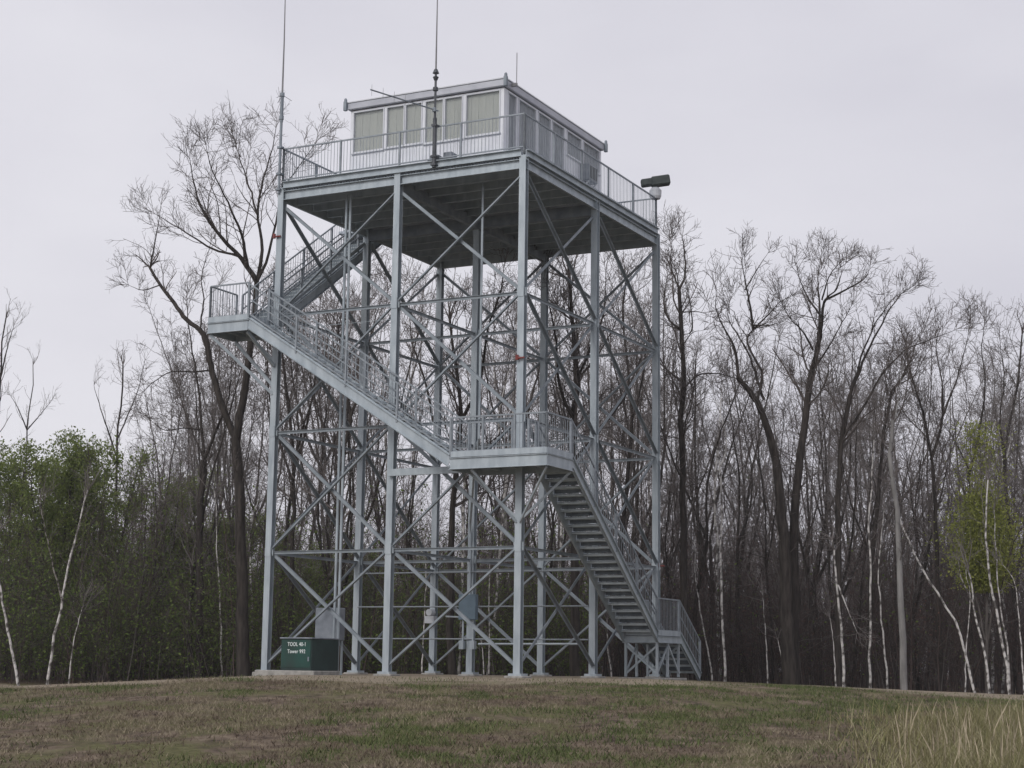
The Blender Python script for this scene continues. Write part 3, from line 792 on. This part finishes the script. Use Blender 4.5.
# --- recognisable trees
hero('oak_tree', 63, [
    ([(243, 690), (242, 560), (240, 500), (236, 440)], 17, 11.5, .8),
    ([(236, 440), (246, 380), (253, 320), (257, 282)], 11, 7, .5),
    ([(257, 282), (248, 268), (238, 255), (222, 238), (205, 215), (195, 190), (190, 160)], 7, 1.5, .15),
    ([(257, 282), (262, 250), (258, 215), (262, 185), (272, 150), (276, 128)], 6, 1.5, .2),
    ([(238, 255), (215, 250), (190, 235), (165, 220), (152, 212)], 4, 1, .2),
    ([(248, 268), (240, 230), (224, 195), (210, 165), (206, 145)], 5, 1.2, .2),
    ([(257, 282), (268, 255), (275, 225), (283, 190), (300, 165), (318, 140)], 5, 1, .3),
    ([(258, 215), (250, 190), (240, 160), (232, 132)], 3.5, 1, .2),
    ([(236, 440), (222, 405), (212, 370), (206, 340), (200, 330)], 9, 7, .4),
    ([(200, 330), (185, 318), (172, 300), (160, 285), (150, 268)], 6.5, 3.5, .2),
    ([(150, 268), (154, 248), (158, 225), (161, 205)], 3, 1, .1),
    ([(200, 330), (204, 300), (202, 275), (212, 240)], 3, 1, .1),
    ([(160, 285), (143, 290), (128, 285)], 2.2, .8, .1),
    ([(212, 370), (190, 372), (170, 372), (150, 385), (138, 400)], 3, .8, .2),
], 11, 'large forked bare oak rising above and left of the tower stairs', dens=(2.0, 4.2, 6.4), lmax=3.2)
hero('bare_tree', 66, [
    ([(199, 690), (200, 600), (200, 520), (204, 460)], 10, 8, .7),
    ([(204, 460), (200, 410), (196, 370), (190, 335), (186, 300)], 5, 1.5, .2),
    ([(204, 460), (216, 430), (228, 400), (232, 360)], 5, 1.5, .2),
    ([(202, 430), (185, 428), (165, 430), (150, 420)], 3, 1, .2),
    ([(204, 460), (196, 440), (184, 410), (178, 380)], 3.5, 1, .2),
], 12, 'dark bare tree just left of the large forked oak', lmax=3)
hero('bare_tree', 84, [
    ([(112, 690), (114, 600), (116, 500), (117, 440), (122, 395), (123, 365)], 6, 2.2, .35),
    ([(116, 455), (106, 425), (98, 400), (94, 385)], 3, 1, .2),
    ([(117, 440), (128, 415), (138, 390), (145, 360)], 2.6, 1, .2),
], 13, 'slim bare tree with a narrow fan of twigs above the green thicket at left', lmax=1.5, twig=TWIG2, dens=(1.1, 2.2, 2.6), twr=.0055)
hero('bare_tree', 90, [
    ([(26, 690), (26, 560), (27, 430), (32, 395), (33, 365)], 5, 1.8, .5),
    ([(27, 430), (18, 408), (10, 395)], 2.2, .8, .2), ([(27, 430), (40, 415), (52, 400)], 2, .8, .2),
], 14, 'thin bare tree poking out above the thicket near the left edge', lmax=1.4, twig=TWIG2, dens=(1.0, 2.0, 2.4), twr=.0055)
hero('bare_tree', 82, [
    ([(-6, 690), (-4, 500), (0, 380), (2, 345), (6, 318)], 6, 2, .5), ([(0, 380), (8, 345), (14, 325)], 3, 1, .2),
], 15, 'bare tree half cut off by the left edge of the view', lmax=1.3, twig=TWIG2, dens=(1.0, 2.0, 2.4), twr=.0055)
hero('bare_tree', 62, [
    ([(684, 690), (684, 600), (683, 480), (681, 420), (683, 390), (681, 330), (679, 290)], 11, 5, .55),
    ([(679, 290), (685, 275), (684, 250), (682, 236)], 4.5, 1.2, .1),
    ([(679, 290), (671, 265), (672, 240)], 3, 1, .1),
    ([(683, 390), (698, 375), (720, 374), (738, 379)], 3.5, 1.2, .25),
    ([(681, 330), (668, 318), (664, 300), (668, 270)], 4, 1, .2),
    ([(681, 335), (692, 330), (690, 300), (686, 285)], 3, 1, .2),
    ([(683, 312), (700, 312), (712, 317)], 2.2, .7, .2),
    ([(683, 345), (692, 333), (704, 330)], 2.2, .7, .2),
    ([(683, 440), (688, 410), (692, 395)], 2.4, .8, .2),
], 16, 'tall straight bare tree close beside the right rear leg of the tower', lmax=2.6)
hero('oak_tree', 60, [
    ([(790, 692), (786, 600), (782, 520), (776, 460)], 20, 11, .8),
    ([(776, 460), (768, 430), (757, 402), (744, 385), (738, 378)], 11, 6, .4),
    ([(738, 378), (735, 350), (725, 330), (717, 312), (716, 290)], 5, 1.3, .15),
    ([(757, 402), (762, 375), (750, 350), (747, 338), (753, 330)], 5, 3, .2),
    ([(764, 400), (756, 375), (747, 350), (738, 335), (728, 318), (730, 300)], 4.5, 1.3, .15),
    ([(753, 330), (750, 305), (745, 280), (741, 258)], 4.5, 1.3, .15),
    ([(753, 330), (768, 315), (780, 302), (792, 296)], 3, 1, .15),
    ([(753, 325), (770, 325), (785, 320)], 2.5, .8, .15),
    ([(745, 290), (758, 268), (768, 253)], 2.4, .8, .1),
], 17, 'stout dark oak with a split crown right of the tower', dens=(2.2, 4.2, 6.4), lmax=2.4)
hero('oak_tree', 61, [
    ([(794, 692), (794, 600), (794, 520), (800, 455), (806, 415), (812, 370)], 15, 8, .8),
    ([(812, 370), (818, 345), (822, 320), (825, 300), (836, 290), (842, 272)], 7.6, 1.5, .2),
    ([(818, 345), (820, 310), (818, 285), (820, 262)], 5, 1.2, .15),
    ([(820, 315), (808, 298), (800, 280), (796, 265)], 3.5, 1, .15),
    ([(813, 350), (802, 330), (790, 318), (780, 300)], 3.5, 1, .15),
    ([(825, 300), (845, 290), (865, 278), (870, 265)], 4, 1, .15),
    ([(812, 372), (830, 345), (838, 330), (852, 305)], 3.5, 1, .15),
    ([(822, 300), (830, 275), (845, 258)], 3, .8, .1),
], 18, 'dark oak with a broad brushy crown standing tight against its split neighbour', dens=(2.8, 4.6, 7), lmax=2.4)
hero('leaning_tree', 62, [
    ([(838, 690), (838, 600), (838, 500), (842, 440), (850, 395)], 9, 6, .8),
    ([(850, 395), (860, 370), (872, 342), (885, 318), (900, 295), (915, 285)], 5, 1.4, .2),
    ([(850, 395), (862, 355), (875, 325), (892, 300), (905, 292)], 4, 1.2, .2),
    ([(842, 440), (862, 410), (880, 378), (902, 352), (930, 340), (955, 330)], 5, 1.2, .3),
], 19, 'bare tree with long limbs all sweeping up to the right', lmax=2.4)
hero('bare_tree', 64, [
    ([(868, 690), (870, 600), (876, 510), (884, 440), (890, 400), (904, 375)], 7, 3, .5),
    ([(884, 440), (886, 400), (890, 372)], 3, 1, .2), ([(890, 400), (905, 370), (920, 350)], 2.5, .8, .2),
], 20, 'slender bare tree between the sweeping tree and the grey trunk', lmax=2.2)
hero('bare_tree', 66, [
    ([(940, 690), (938, 600), (935, 500), (931, 460), (922, 410), (912, 380), (906, 345)], 8, 2, .4),
    ([(931, 460), (940, 430), (943, 390), (936, 350), (940, 330)], 5, 1.2, .2),
    ([(941, 420), (955, 385), (965, 350), (970, 325)], 3, 1, .2),
], 21, 'forked bare tree behind the fallen slanting trunk', lmax=2.4)
hero('bare_tree', 67, [
    ([(972, 690), (970, 600), (968, 480), (962, 455), (948, 430), (940, 420)], 6, 1.4, .3),
    ([(968, 480), (980, 430), (985, 390), (982, 350), (984, 325)], 5, 1.2, .2),
], 22, 'bare tree rising behind the yellow green sapling', lmax=2.6, twig=TWIG2)
hero('bare_tree', 70, [
    ([(1016, 690), (1012, 560), (1005, 470), (1010, 420), (1020, 370), (1022, 335)], 7, 2, .3),
    ([(1005, 470), (1000, 420), (1004, 380), (1000, 340)], 4, 1, .2),
], 23, 'bare tree with dense twigs at the right edge of the view', dens=(1.8, 3.6, 5), lmax=2.4)
hero('bare_tree', 64, [
    ([(340, 690), (338, 560), (342, 470), (350, 420), (344, 370), (338, 330)], 9, 3, .4),
    ([(350, 420), (362, 380), (372, 330), (385, 290)], 5, 1.4, .2), ([(342, 470), (325, 430), (312, 390), (308, 350)], 5, 1.3, .2)],
    24, 'bare tree seen through the left bay of the tower', lmax=2.8)
hero('oak_tree', 62, [
    ([(452, 690), (450, 560), (456, 470), (462, 420), (456, 370), (450, 320)], 11, 3, .4),
    ([(462, 420), (480, 380), (488, 330), (500, 290), (505, 262)], 6, 1.4, .2), ([(456, 470), (436, 430), (425, 380), (412, 340), (410, 300)], 6, 1.3, .2)],
    25, 'wide bare oak seen through the middle of the tower', lmax=2.8)
hero('oak_tree', 61, [
    ([(575, 690), (574, 560), (572, 470), (575, 420), (577, 380), (572, 330), (570, 280)], 13, 4, .45),
    ([(575, 420), (560, 390), (556, 340), (548, 300), (545, 270)], 6, 1.4, .2), ([(577, 380), (592, 345), (604, 310), (606, 270)], 5, 1.3, .2),
    ([(574, 460), (600, 430), (622, 400), (640, 360), (650, 320)], 5, 1.3, .2)],
    26, 'thick dark oak behind the right bay of the tower', lmax=2.8)
hero('bare_tree', 67, [
    ([(620, 690), (622, 560), (628, 470), (632, 420), (628, 370), (622, 320), (626, 280)], 8, 2, .4),
    ([(632, 420), (642, 380), (648, 340), (660, 300)], 4, 1.2, .2)],
    27, 'bare tree behind the foot of the lower stair flight', lmax=2.6)
hero('bare_tree', 66, [
    ([(290, 690), (292, 560), (294, 470), (290, 420), (284, 370), (280, 320)], 8, 2.4, .4),
    ([(294, 470), (306, 430), (315, 380), (318, 330), (322, 280)], 4.5, 1.2, .2)],
    28, 'bare tree just right of the left front leg of the tower', lmax=2.6)
hero('grey_trunk_tree', 58, [
    ([(904, 692), (902, 620), (899, 560), (896, 505), (890, 455), (893, 420)], 9.5, 5, .8),
    ([(893, 430), (899, 395), (903, 360)], 3, 1, .2)],
    29, 'smooth pale grey trunk, thickest one standing right of the birches', bark=POLEM, lmax=2.0)

# --- birches (white trunks)
def birch(Y, pts, w, seed, label, extra=(), t0=.75, dens=(.8, 2.2, 3.2)):
    w = w * 1.0
    limbs = [(pts, w, w * .5, t0)] + [(e, w * .6, w * .25, .5) for e in extra]
    return hero('birch_tree', Y, limbs, seed, label, bark=BIRCH, twig=TWIG2, dens=dens, lmax=2.0, twr=.006)
birch(60, [(20, 690), (10, 640), (2, 600), (-6, 540)], 4.5, 40, 'white birch trunk slanting out of the lower left edge')
birch(60, [(47, 690), (54, 640), (62, 600), (68, 565), (78, 530), (88, 490)], 4.5, 41, 'white birch forking low into a Y in the left wood', extra=[[(62, 600), (53, 565), (45, 530), (40, 500)]])
birch(63, [(68, 690), (74, 640), (84, 602)], 2.6, 42, 'short thin white birch right of the Y shaped birch')
birch(66, [(222, 690), (220, 600), (216, 520), (214, 460)], 3, 43, 'thin pale birch before the large forked oak')
birch(61, [(725, 690), (723, 630), (721, 570), (722, 510), (718, 450)], 4, 44, 'bright white birch nearest the stair foot')
birch(64, [(714, 690), (706, 640), (697, 590), (694, 540)], 2.8, 45, 'thin white birch leaning left beside the stair foot')
birch(62, [(768, 690), (766, 640), (762, 590)], 2.4, 46, 'slim white birch left of the stout split oak')
birch(60, [(787, 690), (782, 660), (778, 640)], 3, 47, 'short white birch stub at the foot of the stout split oak', t0=.9)
birch(60, [(844, 690), (842, 640), (838, 600), (836, 575), (832, 540)], 4.6, 48, 'white birch with a broken side limb hanging at right', extra=[[(838, 585), (848, 610), (857, 632)]])
birch(61, [(836, 675), (833, 640), (830, 618)], 2.6, 49, 'thin birch hugging the left side of the broken birch', t0=.9)
birch(62, [(870, 690), (870, 640), (871, 580), (869, 520), (872, 470), (874, 440)], 4, 50, 'straight white birch left of the smooth grey trunk')
birch(63, [(888, 690), (884, 640), (879, 590), (880, 550), (884, 510)], 3.4, 51, 'wavy white birch next to the smooth grey trunk')
birch(59, [(975, 662), (958, 630), (935, 590), (915, 555), (900, 520), (894, 480)], 4.2, 52, 'long straight birch trunk slanting left across the wood')
birch(60, [(990, 690), (984, 650), (976, 620), (973, 590), (968, 570)], 4.2, 53, 'white birch under the yellow green sapling', extra=[[(974, 605), (962, 580), (958, 560)]])
birch(60, [(1010, 690), (1004, 650), (996, 610), (990, 575), (986, 540), (988, 480)], 4.6, 54, 'curved white birch right of the yellow green sapling')
birch(61, [(1009, 690), (1006, 640), (1000, 600), (996, 560), (994, 510)], 3.2, 55, 'second thinner birch beside the curved white birch')
birch(60, [(1024, 670), (1018, 610), (1014, 580), (1003, 565)], 3, 56, 'crooked birch at the right edge of the view')
birch(62, [(965, 690), (966, 650), (970, 600), (964, 560)], 2.4, 57, 'faint thin birch left of the yellow green sapling')
birch(64, [(484, 690), (483, 655), (481, 640)], 2.6, 58, 'thin pale birch visible under the middle of the tower')
birch(64, [(489, 690), (489, 600), (490, 560)], 2.4, 59, 'upright pale birch visible between the middle legs')
birch(63, [(422, 690), (423, 640), (426, 580), (424, 540)], 2.6, 60, 'pale birch visible through the left half of the tower')
birch(64, [(613, 690), (608, 650), (607, 620)], 2.6, 61, 'pale birch visible beneath the lower stair flight')

# --- leafy trees
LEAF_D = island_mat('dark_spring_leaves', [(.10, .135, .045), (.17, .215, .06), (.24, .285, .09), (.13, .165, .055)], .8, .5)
LEAF_U = island_mat('dark_thicket_leaves', [(.065, .10, .028), (.12, .175, .045), (.17, .225, .06), (.085, .12, .038), (.09, .08, .05)], .8, .4)  # undergrowth leaves, a darker green mix than the leafy trees
LEAF_Y = island_mat('yellow_green_leaves', [(.16, .19, .045), (.25, .275, .07), (.32, .34, .10), (.19, .22, .055)], .8, .45)
def bush_tree(seed, h, w, leafn, leafm, size, bark=BARK, stems=4):
    rng = np.random.default_rng(seed); limbs = []
    for k in range(stems):
        a = rng.uniform(0, 6.28); r = w * rng.uniform(.15, .5); hh = h * rng.uniform(.7, 1)
        limbs.append(([(math.cos(a) * .15, math.sin(a) * .15, 0), (math.cos(a) * r * .4, math.sin(a) * r * .4, hh * .45), (math.cos(a) * r, math.sin(a) * r, hh)], .09, .025, .2))
    return make_tree('leafy_tree', seed, limbs, bark, TWIG, dens=(1.3, 1.8, 2.2), lf=(.33, .4, .4), lmax=w * .42, leaves=(leafn, size, leafm))
lp = [bush_tree(200 + k, 8.8, 5.6, 15000, LEAF_D, .062, stems=6) for k in range(3)]
rr = random.Random(5)
spots = [(14, 76, 438), (52, 74, 448), (96, 75, 442), (135, 78, 462), (170, 80, 500), (-20, 80, 450), (205, 82, 505), (240, 84, 520), (75, 90, 450), (300, 82, 540), (345, 84, 550), (400, 86, 555)]
for i, (px, Y, ty) in enumerate(spots):
    p = at(px, 600, Y); top = at(px, ty, Y).z; z0 = float(gz(p.x, Y)) - .1
    s = (top - z0) / 9.2
    plant('leafy_tree', lp[i % 3], (p.x, Y, z0), rr.uniform(0, 6.28), (s * 1.0, s * 1.0, s),
          'dark green leafing tree in the low thicket behind the bare trunks at left', 'tree', 'green thicket trees at left')
# yellow-green sapling
def col_tree():
    rng = np.random.default_rng(77)
    limbs = [([(0, 0, 0), (.1, 0, 4), (.05, .1, 9)], .07, .02, .35), ([(.1, 0, 2), (.6, .1, 5), (.7, 0, 8)], .04, .015, .3), ([(0, 0, 2), (-.5, 0, 5), (-.6, .1, 7.6)], .04, .015, .3)]
    t, c, l = make_tree('sapling', 78, limbs, BARK2, TWIG, dens=(1.8, 2.4, 2.0), lf=(.14, .4, .4), lmax=.8)
    n = 14000
    top_ = rng.random(n) < .16
    zz = np.where(top_, 6 + 4 * rng.random(n), 3.7 + 4.0 * rng.beta(1.4, 2.0, n)); wid = np.where(top_, .6, 0.85 * np.sin(np.clip((zz - 3.4) / 4.6, 0, 1) * np.pi) ** .5)
    c_ = np.stack([rng.normal(0, .75, n) * wid + .05, rng.normal(0, .6, n) * wid, zz], 1)
    return t, c, leaf_mesh('sapling_leaves', c_, .06, LEAF_Y, rng)
p = at(984, 600, 63)
plant('sapling', col_tree(), (p.x, 63, float(gz(p.x, 63)) - .1), 0, (1, 1, 1), 'yellow green leafing sapling among white birches at right', 'tree')

# --- the wood: repeated bare trees from a few prototypes
def proto(seed, h, spread, bark, twig, r=.13, fork=.45, twr=.0068, dens=(1.25, 3.0, 4.8)):
    rng = np.random.default_rng(seed)
    lean = rng.normal(0, .06, 2) * h
    p = lambda f, ox=0, oy=0: (lean[0] * f * f + ox + rng.normal(0, .26), lean[1] * f * f + oy + rng.normal(0, .26), h * f)
    tr = [(0, 0, 0), p(.2), p(fork)]
    tip = tr[-1]
    limbs = [(tr, r, r * .75, .75)]
    nf = rng.integers(2, 4); a0 = rng.uniform(0, 6.28)
    for k in range(nf):
        a = a0 + 2 * math.pi * k / nf + rng.normal(0, .3); w = spread * rng.uniform(.4, 1)
        hh = rng.uniform(.86, 1.0)
        limbs.append(([tip, p(fork + (hh - fork) * .4, math.cos(a) * w * .45, math.sin(a) * w * .45), p(hh, math.cos(a) * w, math.sin(a) * w)], r * .6, r * .13, .1))
    return make_tree('bare_tree', seed, limbs, bark, twig, dens=dens, lf=(.36, .5, .5), ang=(46, 48, 46), up_=(.06, .04, .0), lmax=h * .19, twr=twr)
PH = 15.0
protos = [proto(300 + k, PH, 1.7 + .5 * (k % 4), (BARK, BARK2)[k % 3 == 2], (TWIG, TWIG2)[k % 2], (.06 + .022 * (k % 4)), (.35, .5, .42, .24)[k % 4]) for k in range(9)]
bprotos = [proto(330 + k, 12.0, .8, BIRCH, TWIG2, .06, .6, .0065, (.7, 2.2, 3.2)) for k in range(3)]
env_x = [-60, 0, 60, 130, 170, 215, 300, 400, 520, 600, 650, 700, 760, 830, 880, 930, 970, 1024, 1100]
env_y = [470, 470, 480, 440, 330, 290, 250, 255, 260, 265, 285, 320, 330, 320, 330, 345, 345, 340, 340]
used = []
cnt = 0
rr = random.Random(21)
for i in range(900):
    if cnt >= 165: break
    px = rr.uniform(-70, 1095)
    if px < 130 and rr.random() < .72: continue
    if 262 < px < 660 and rr.random() < .38: continue
    Y = 66 + 62 * rr.random() ** 1.25
    p = at(px, 600, Y)
    if any((p.x - a) ** 2 + (Y - b2) ** 2 < 1.2 for a, b2 in used): continue
    used.append((p.x, Y))
    ty = np.interp(px, env_x, env_y); ty = ty + (600 - ty) * rr.random() ** 1.6 * .55
    z0 = float(gz(p.x, Y)) - .15; top = at(px, ty, Y).z
    isb = rr.random() < .13
    s = max(.4, (top - z0) / (12.0 if isb else PH))
    sx = s ** .75
    where = 'left of' if px < 262 else ('behind' if px < 660 else 'right of')
    if isb:
        plant('birch_tree', bprotos[cnt % 3], (p.x, Y, z0), rr.uniform(0, 6.28), (sx, sx, s), 'slim pale barked birch deep in the wood %s the tower' % where, 'tree', 'pale birches deep in the wood %s the tower' % where)
    else:
        plant('bare_tree', protos[cnt % 9], (p.x, Y, z0), rr.uniform(0, 6.28), (sx, sx, s), 'slender leafless tree deep in the wood %s the tower' % where, 'tree', 'leafless trees deep in the wood %s the tower' % where)
    cnt += 1

# --- undergrowth and far wood
def stems(n, Y0, Y1, hfun, r0, m_, name, label, seed, pxr=(-90, 1115), branch=(2.0, .35, 0), yexp=1.0):
    rng = np.random.default_rng(seed)
    Y = Y0 + (Y1 - Y0) * rng.random(n) ** yexp; px = rng.uniform(*pxr, n)
    X = (px - 512) / F_PX * Y; z = gz(X, Y) - .1
    h = hfun(px, rng, n)
    S = 5
    lean = rng.normal(0, .15, (n, 2)); t = np.linspace(0, 1, S)
    P = np.stack([X[:, None] + lean[:, :1] * h[:, None] * t ** 1.3, Y[:, None] + lean[:, 1:] * h[:, None] * t ** 1.3, z[:, None] + h[:, None] * t], -1)
    P[:, 1:] += rng.normal(0, .04, (n, S - 1, 3)) * h[:, None, None] * .35
    Rr = r0 * (h / 4)[:, None] * np.linspace(1, .35, S)[None] * rng.uniform(.6, 1.4, n)[:, None]
    P2, R2 = spawn(P, Rr, rng, branch[0], branch[1], 48, 4, .12, .03, .24, .55, .0062, .35, 2.0)
    gr = [(P, Rr), (P2, R2)]
    if branch[2]: gr.append(spawn(P2, R2, rng, branch[2], .6, 50, 3, .1, .0, .25, .6, .0055, .3, 1.0))
    o = link(name, tubes_mesh(name, gr, m_, 3)); tagit(o, label, 'undergrowth', kind='stuff')
    return P2
BR = island_mat('mixed_brush_bark', [(.028, .023, .021), (.055, .045, .04), (.085, .06, .056), (.045, .036, .032), (.14, .127, .12), (.06, .042, .038)], .95)
FAR = island_mat('far_wood_bark', [(.07, .06, .056), (.13, .11, .105), (.18, .155, .15)], .95)
hb = lambda px, rng, n: np.clip(rng.gamma(3.2, .95, n), .6, 8.0)
P2 = stems(5000, 64, 98, hb, .015, BR, 'undergrowth', 'tangle of brown leafless brush and saplings between the trunks', 91, branch=(3.4, .42, 2.2))
hf = lambda px, rng, n: np.interp(px, [-90, 120, 180, 1115], [9.0, 9, 12, 13.5]) * rng.uniform(.55, 1.05, n)
stems(3000, 98, 180, hf, .017, FAR, 'far_wood', 'distant leafless wood closing the view behind the nearer trees', 92, (-120, 1150), (2.8, .26, 0), 1.0)
# sparse young leaves through the undergrowth
rng = np.random.default_rng(93)
c = P2[:, 1:].reshape(-1, 3)
pxs = c[:, 0] / c[:, 1] * F_PX + 512
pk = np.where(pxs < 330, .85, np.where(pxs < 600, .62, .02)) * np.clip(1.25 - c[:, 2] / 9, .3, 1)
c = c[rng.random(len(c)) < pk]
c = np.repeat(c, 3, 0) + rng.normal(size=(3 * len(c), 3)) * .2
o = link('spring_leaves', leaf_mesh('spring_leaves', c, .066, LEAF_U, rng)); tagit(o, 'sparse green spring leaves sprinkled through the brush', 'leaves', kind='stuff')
c = P2[:, 1:].reshape(-1, 3); c = c[(pxs > 600) & (rng.random(len(pxs)) < .25)]; c = np.repeat(c, 3, 0) + rng.normal(size=(3 * len(c), 3)) * .15
o = link('red_buds', leaf_mesh('red_buds', c, .03, island_mat('red_bud_tones', [(.10, .05, .045), (.17, .09, .075), (.13, .075, .06)]), rng)); tagit(o, 'reddish brown buds dotting the brush right of the tower', 'buds', kind='stuff')

# ------------------------------------------------------------------ thin haze in the air
bm = bmesh.new(); bmesh.ops.create_cube(bm, size=1)
for v_ in bm.verts:
    v_.co = Vector((v_.co.x * 1260, 710 + v_.co.y * 1640, 12 + v_.co.z * 36))
hm = bpy.data.meshes.new('haze'); bm.to_mesh(hm); bm.free()
HZ = bpy.data.materials.new('thin_haze'); HZ.use_nodes = True
nt = HZ.node_tree; nt.nodes.remove(nt.nodes['Principled BSDF'])
pv = nt.nodes.new('ShaderNodeVolumePrincipled'); pv.inputs['Color'].default_value = (.93, .94, .97, 1); pv.inputs['Density'].default_value = .0004; pv.inputs['Anisotropy'].default_value = .2
nt.links.new(pv.outputs[0], nt.nodes['Material Output'].inputs['Volume'])
hm.materials.append(HZ); ho = link('haze', hm); tagit(ho, kind='stuff')

# ------------------------------------------------------------------ sky, sun
w = bpy.data.worlds.new('World'); sc.world = w; w.use_nodes = True
nt = w.node_tree; N, L = nt.nodes, nt.links
bg = N['Background']; out = N['World Output']
SUN_EL, SUN_AZ = 38, 217          # azimuth clockwise from +Y (behind and to the left of the camera)
sky = N.new('ShaderNodeTexSky'); sky.sky_type = 'NISHITA'; sky.sun_disc = False
sky.sun_elevation = R(SUN_EL); sky.sun_rotation = R(SUN_AZ); sky.air_density = 1; sky.dust_density = 5
L.new(sky.outputs[0], bg.inputs[0]); bg.inputs[1].default_value = .08
tc = N.new('ShaderNodeTexCoord'); mp = N.new('ShaderNodeMapping'); mp.inputs['Scale'].default_value = (1, 1, 2.6)
L.new(tc.outputs['Generated'], mp.inputs[0])
no = N.new('ShaderNodeTexNoise'); no.inputs['Scale'].default_value = 2.6; no.inputs['Detail'].default_value = 5; no.inputs['Roughness'].default_value = .5
L.new(mp.outputs[0], no.inputs['Vector'])
cr = N.new('ShaderNodeValToRGB'); cr.color_ramp.elements[0].position = .3; cr.color_ramp.elements[1].position = .7
cr.color_ramp.elements[0].color = (.70, .69, .76, 1); cr.color_ramp.elements[1].color = (.84, .83, .885, 1)
sx = N.new('ShaderNodeSeparateXYZ'); L.new(tc.outputs['Generated'], sx.inputs[0])
a1 = N.new('ShaderNodeMath'); a1.operation = 'MULTIPLY_ADD'; a1.inputs[1].default_value = -.40; L.new(sx.outputs['X'], a1.inputs[0]); L.new(no.outputs['Fac'], a1.inputs[2])
a2 = N.new('ShaderNodeMath'); a2.operation = 'MULTIPLY_ADD'; a2.inputs[1].default_value = -.30; L.new(sx.outputs['Z'], a2.inputs[0]); L.new(a1.outputs[0], a2.inputs[2])
a3 = N.new('ShaderNodeMath'); a3.operation = 'ADD'; a3.inputs[1].default_value = .06; L.new(a2.outputs[0], a3.inputs[0])
L.new(a3.outputs[0], cr.inputs[0])
bg2 = N.new('ShaderNodeBackground'); L.new(cr.outputs[0], bg2.inputs[0]); bg2.inputs[1].default_value = 1.0
ms = N.new('ShaderNodeMixShader'); ms.inputs[0].default_value = .93
L.new(bg.outputs[0], ms.inputs[1]); L.new(bg2.outputs[0], ms.inputs[2]); L.new(ms.outputs[0], out.inputs[0])
sl = bpy.data.lights.new('sun', 'SUN'); sl.energy = 1.5; sl.angle = R(22); sl.color = (1, .97, .93)
so = bpy.data.objects.new('sun', sl); COL.objects.link(so)
az, el = R(SUN_AZ), R(SUN_EL)
dirv = Vector((math.sin(az) * math.cos(el), math.cos(az) * math.cos(el), math.sin(el)))
so.rotation_euler = dirv.to_track_quat('Z', 'Y').to_euler()

for o in bpy.data.objects:
    for k in ('org', 'org_'):
        if k in o: del o[k]
vs = sc.view_settings; vs.view_transform = 'Standard'; vs.look = 'None'; vs.gamma = 1; vs.exposure = 0; vs.use_curve_mapping = False
sc.cycles.max_bounces = 5; sc.cycles.diffuse_bounces = 3; sc.cycles.transparent_max_bounces = 8
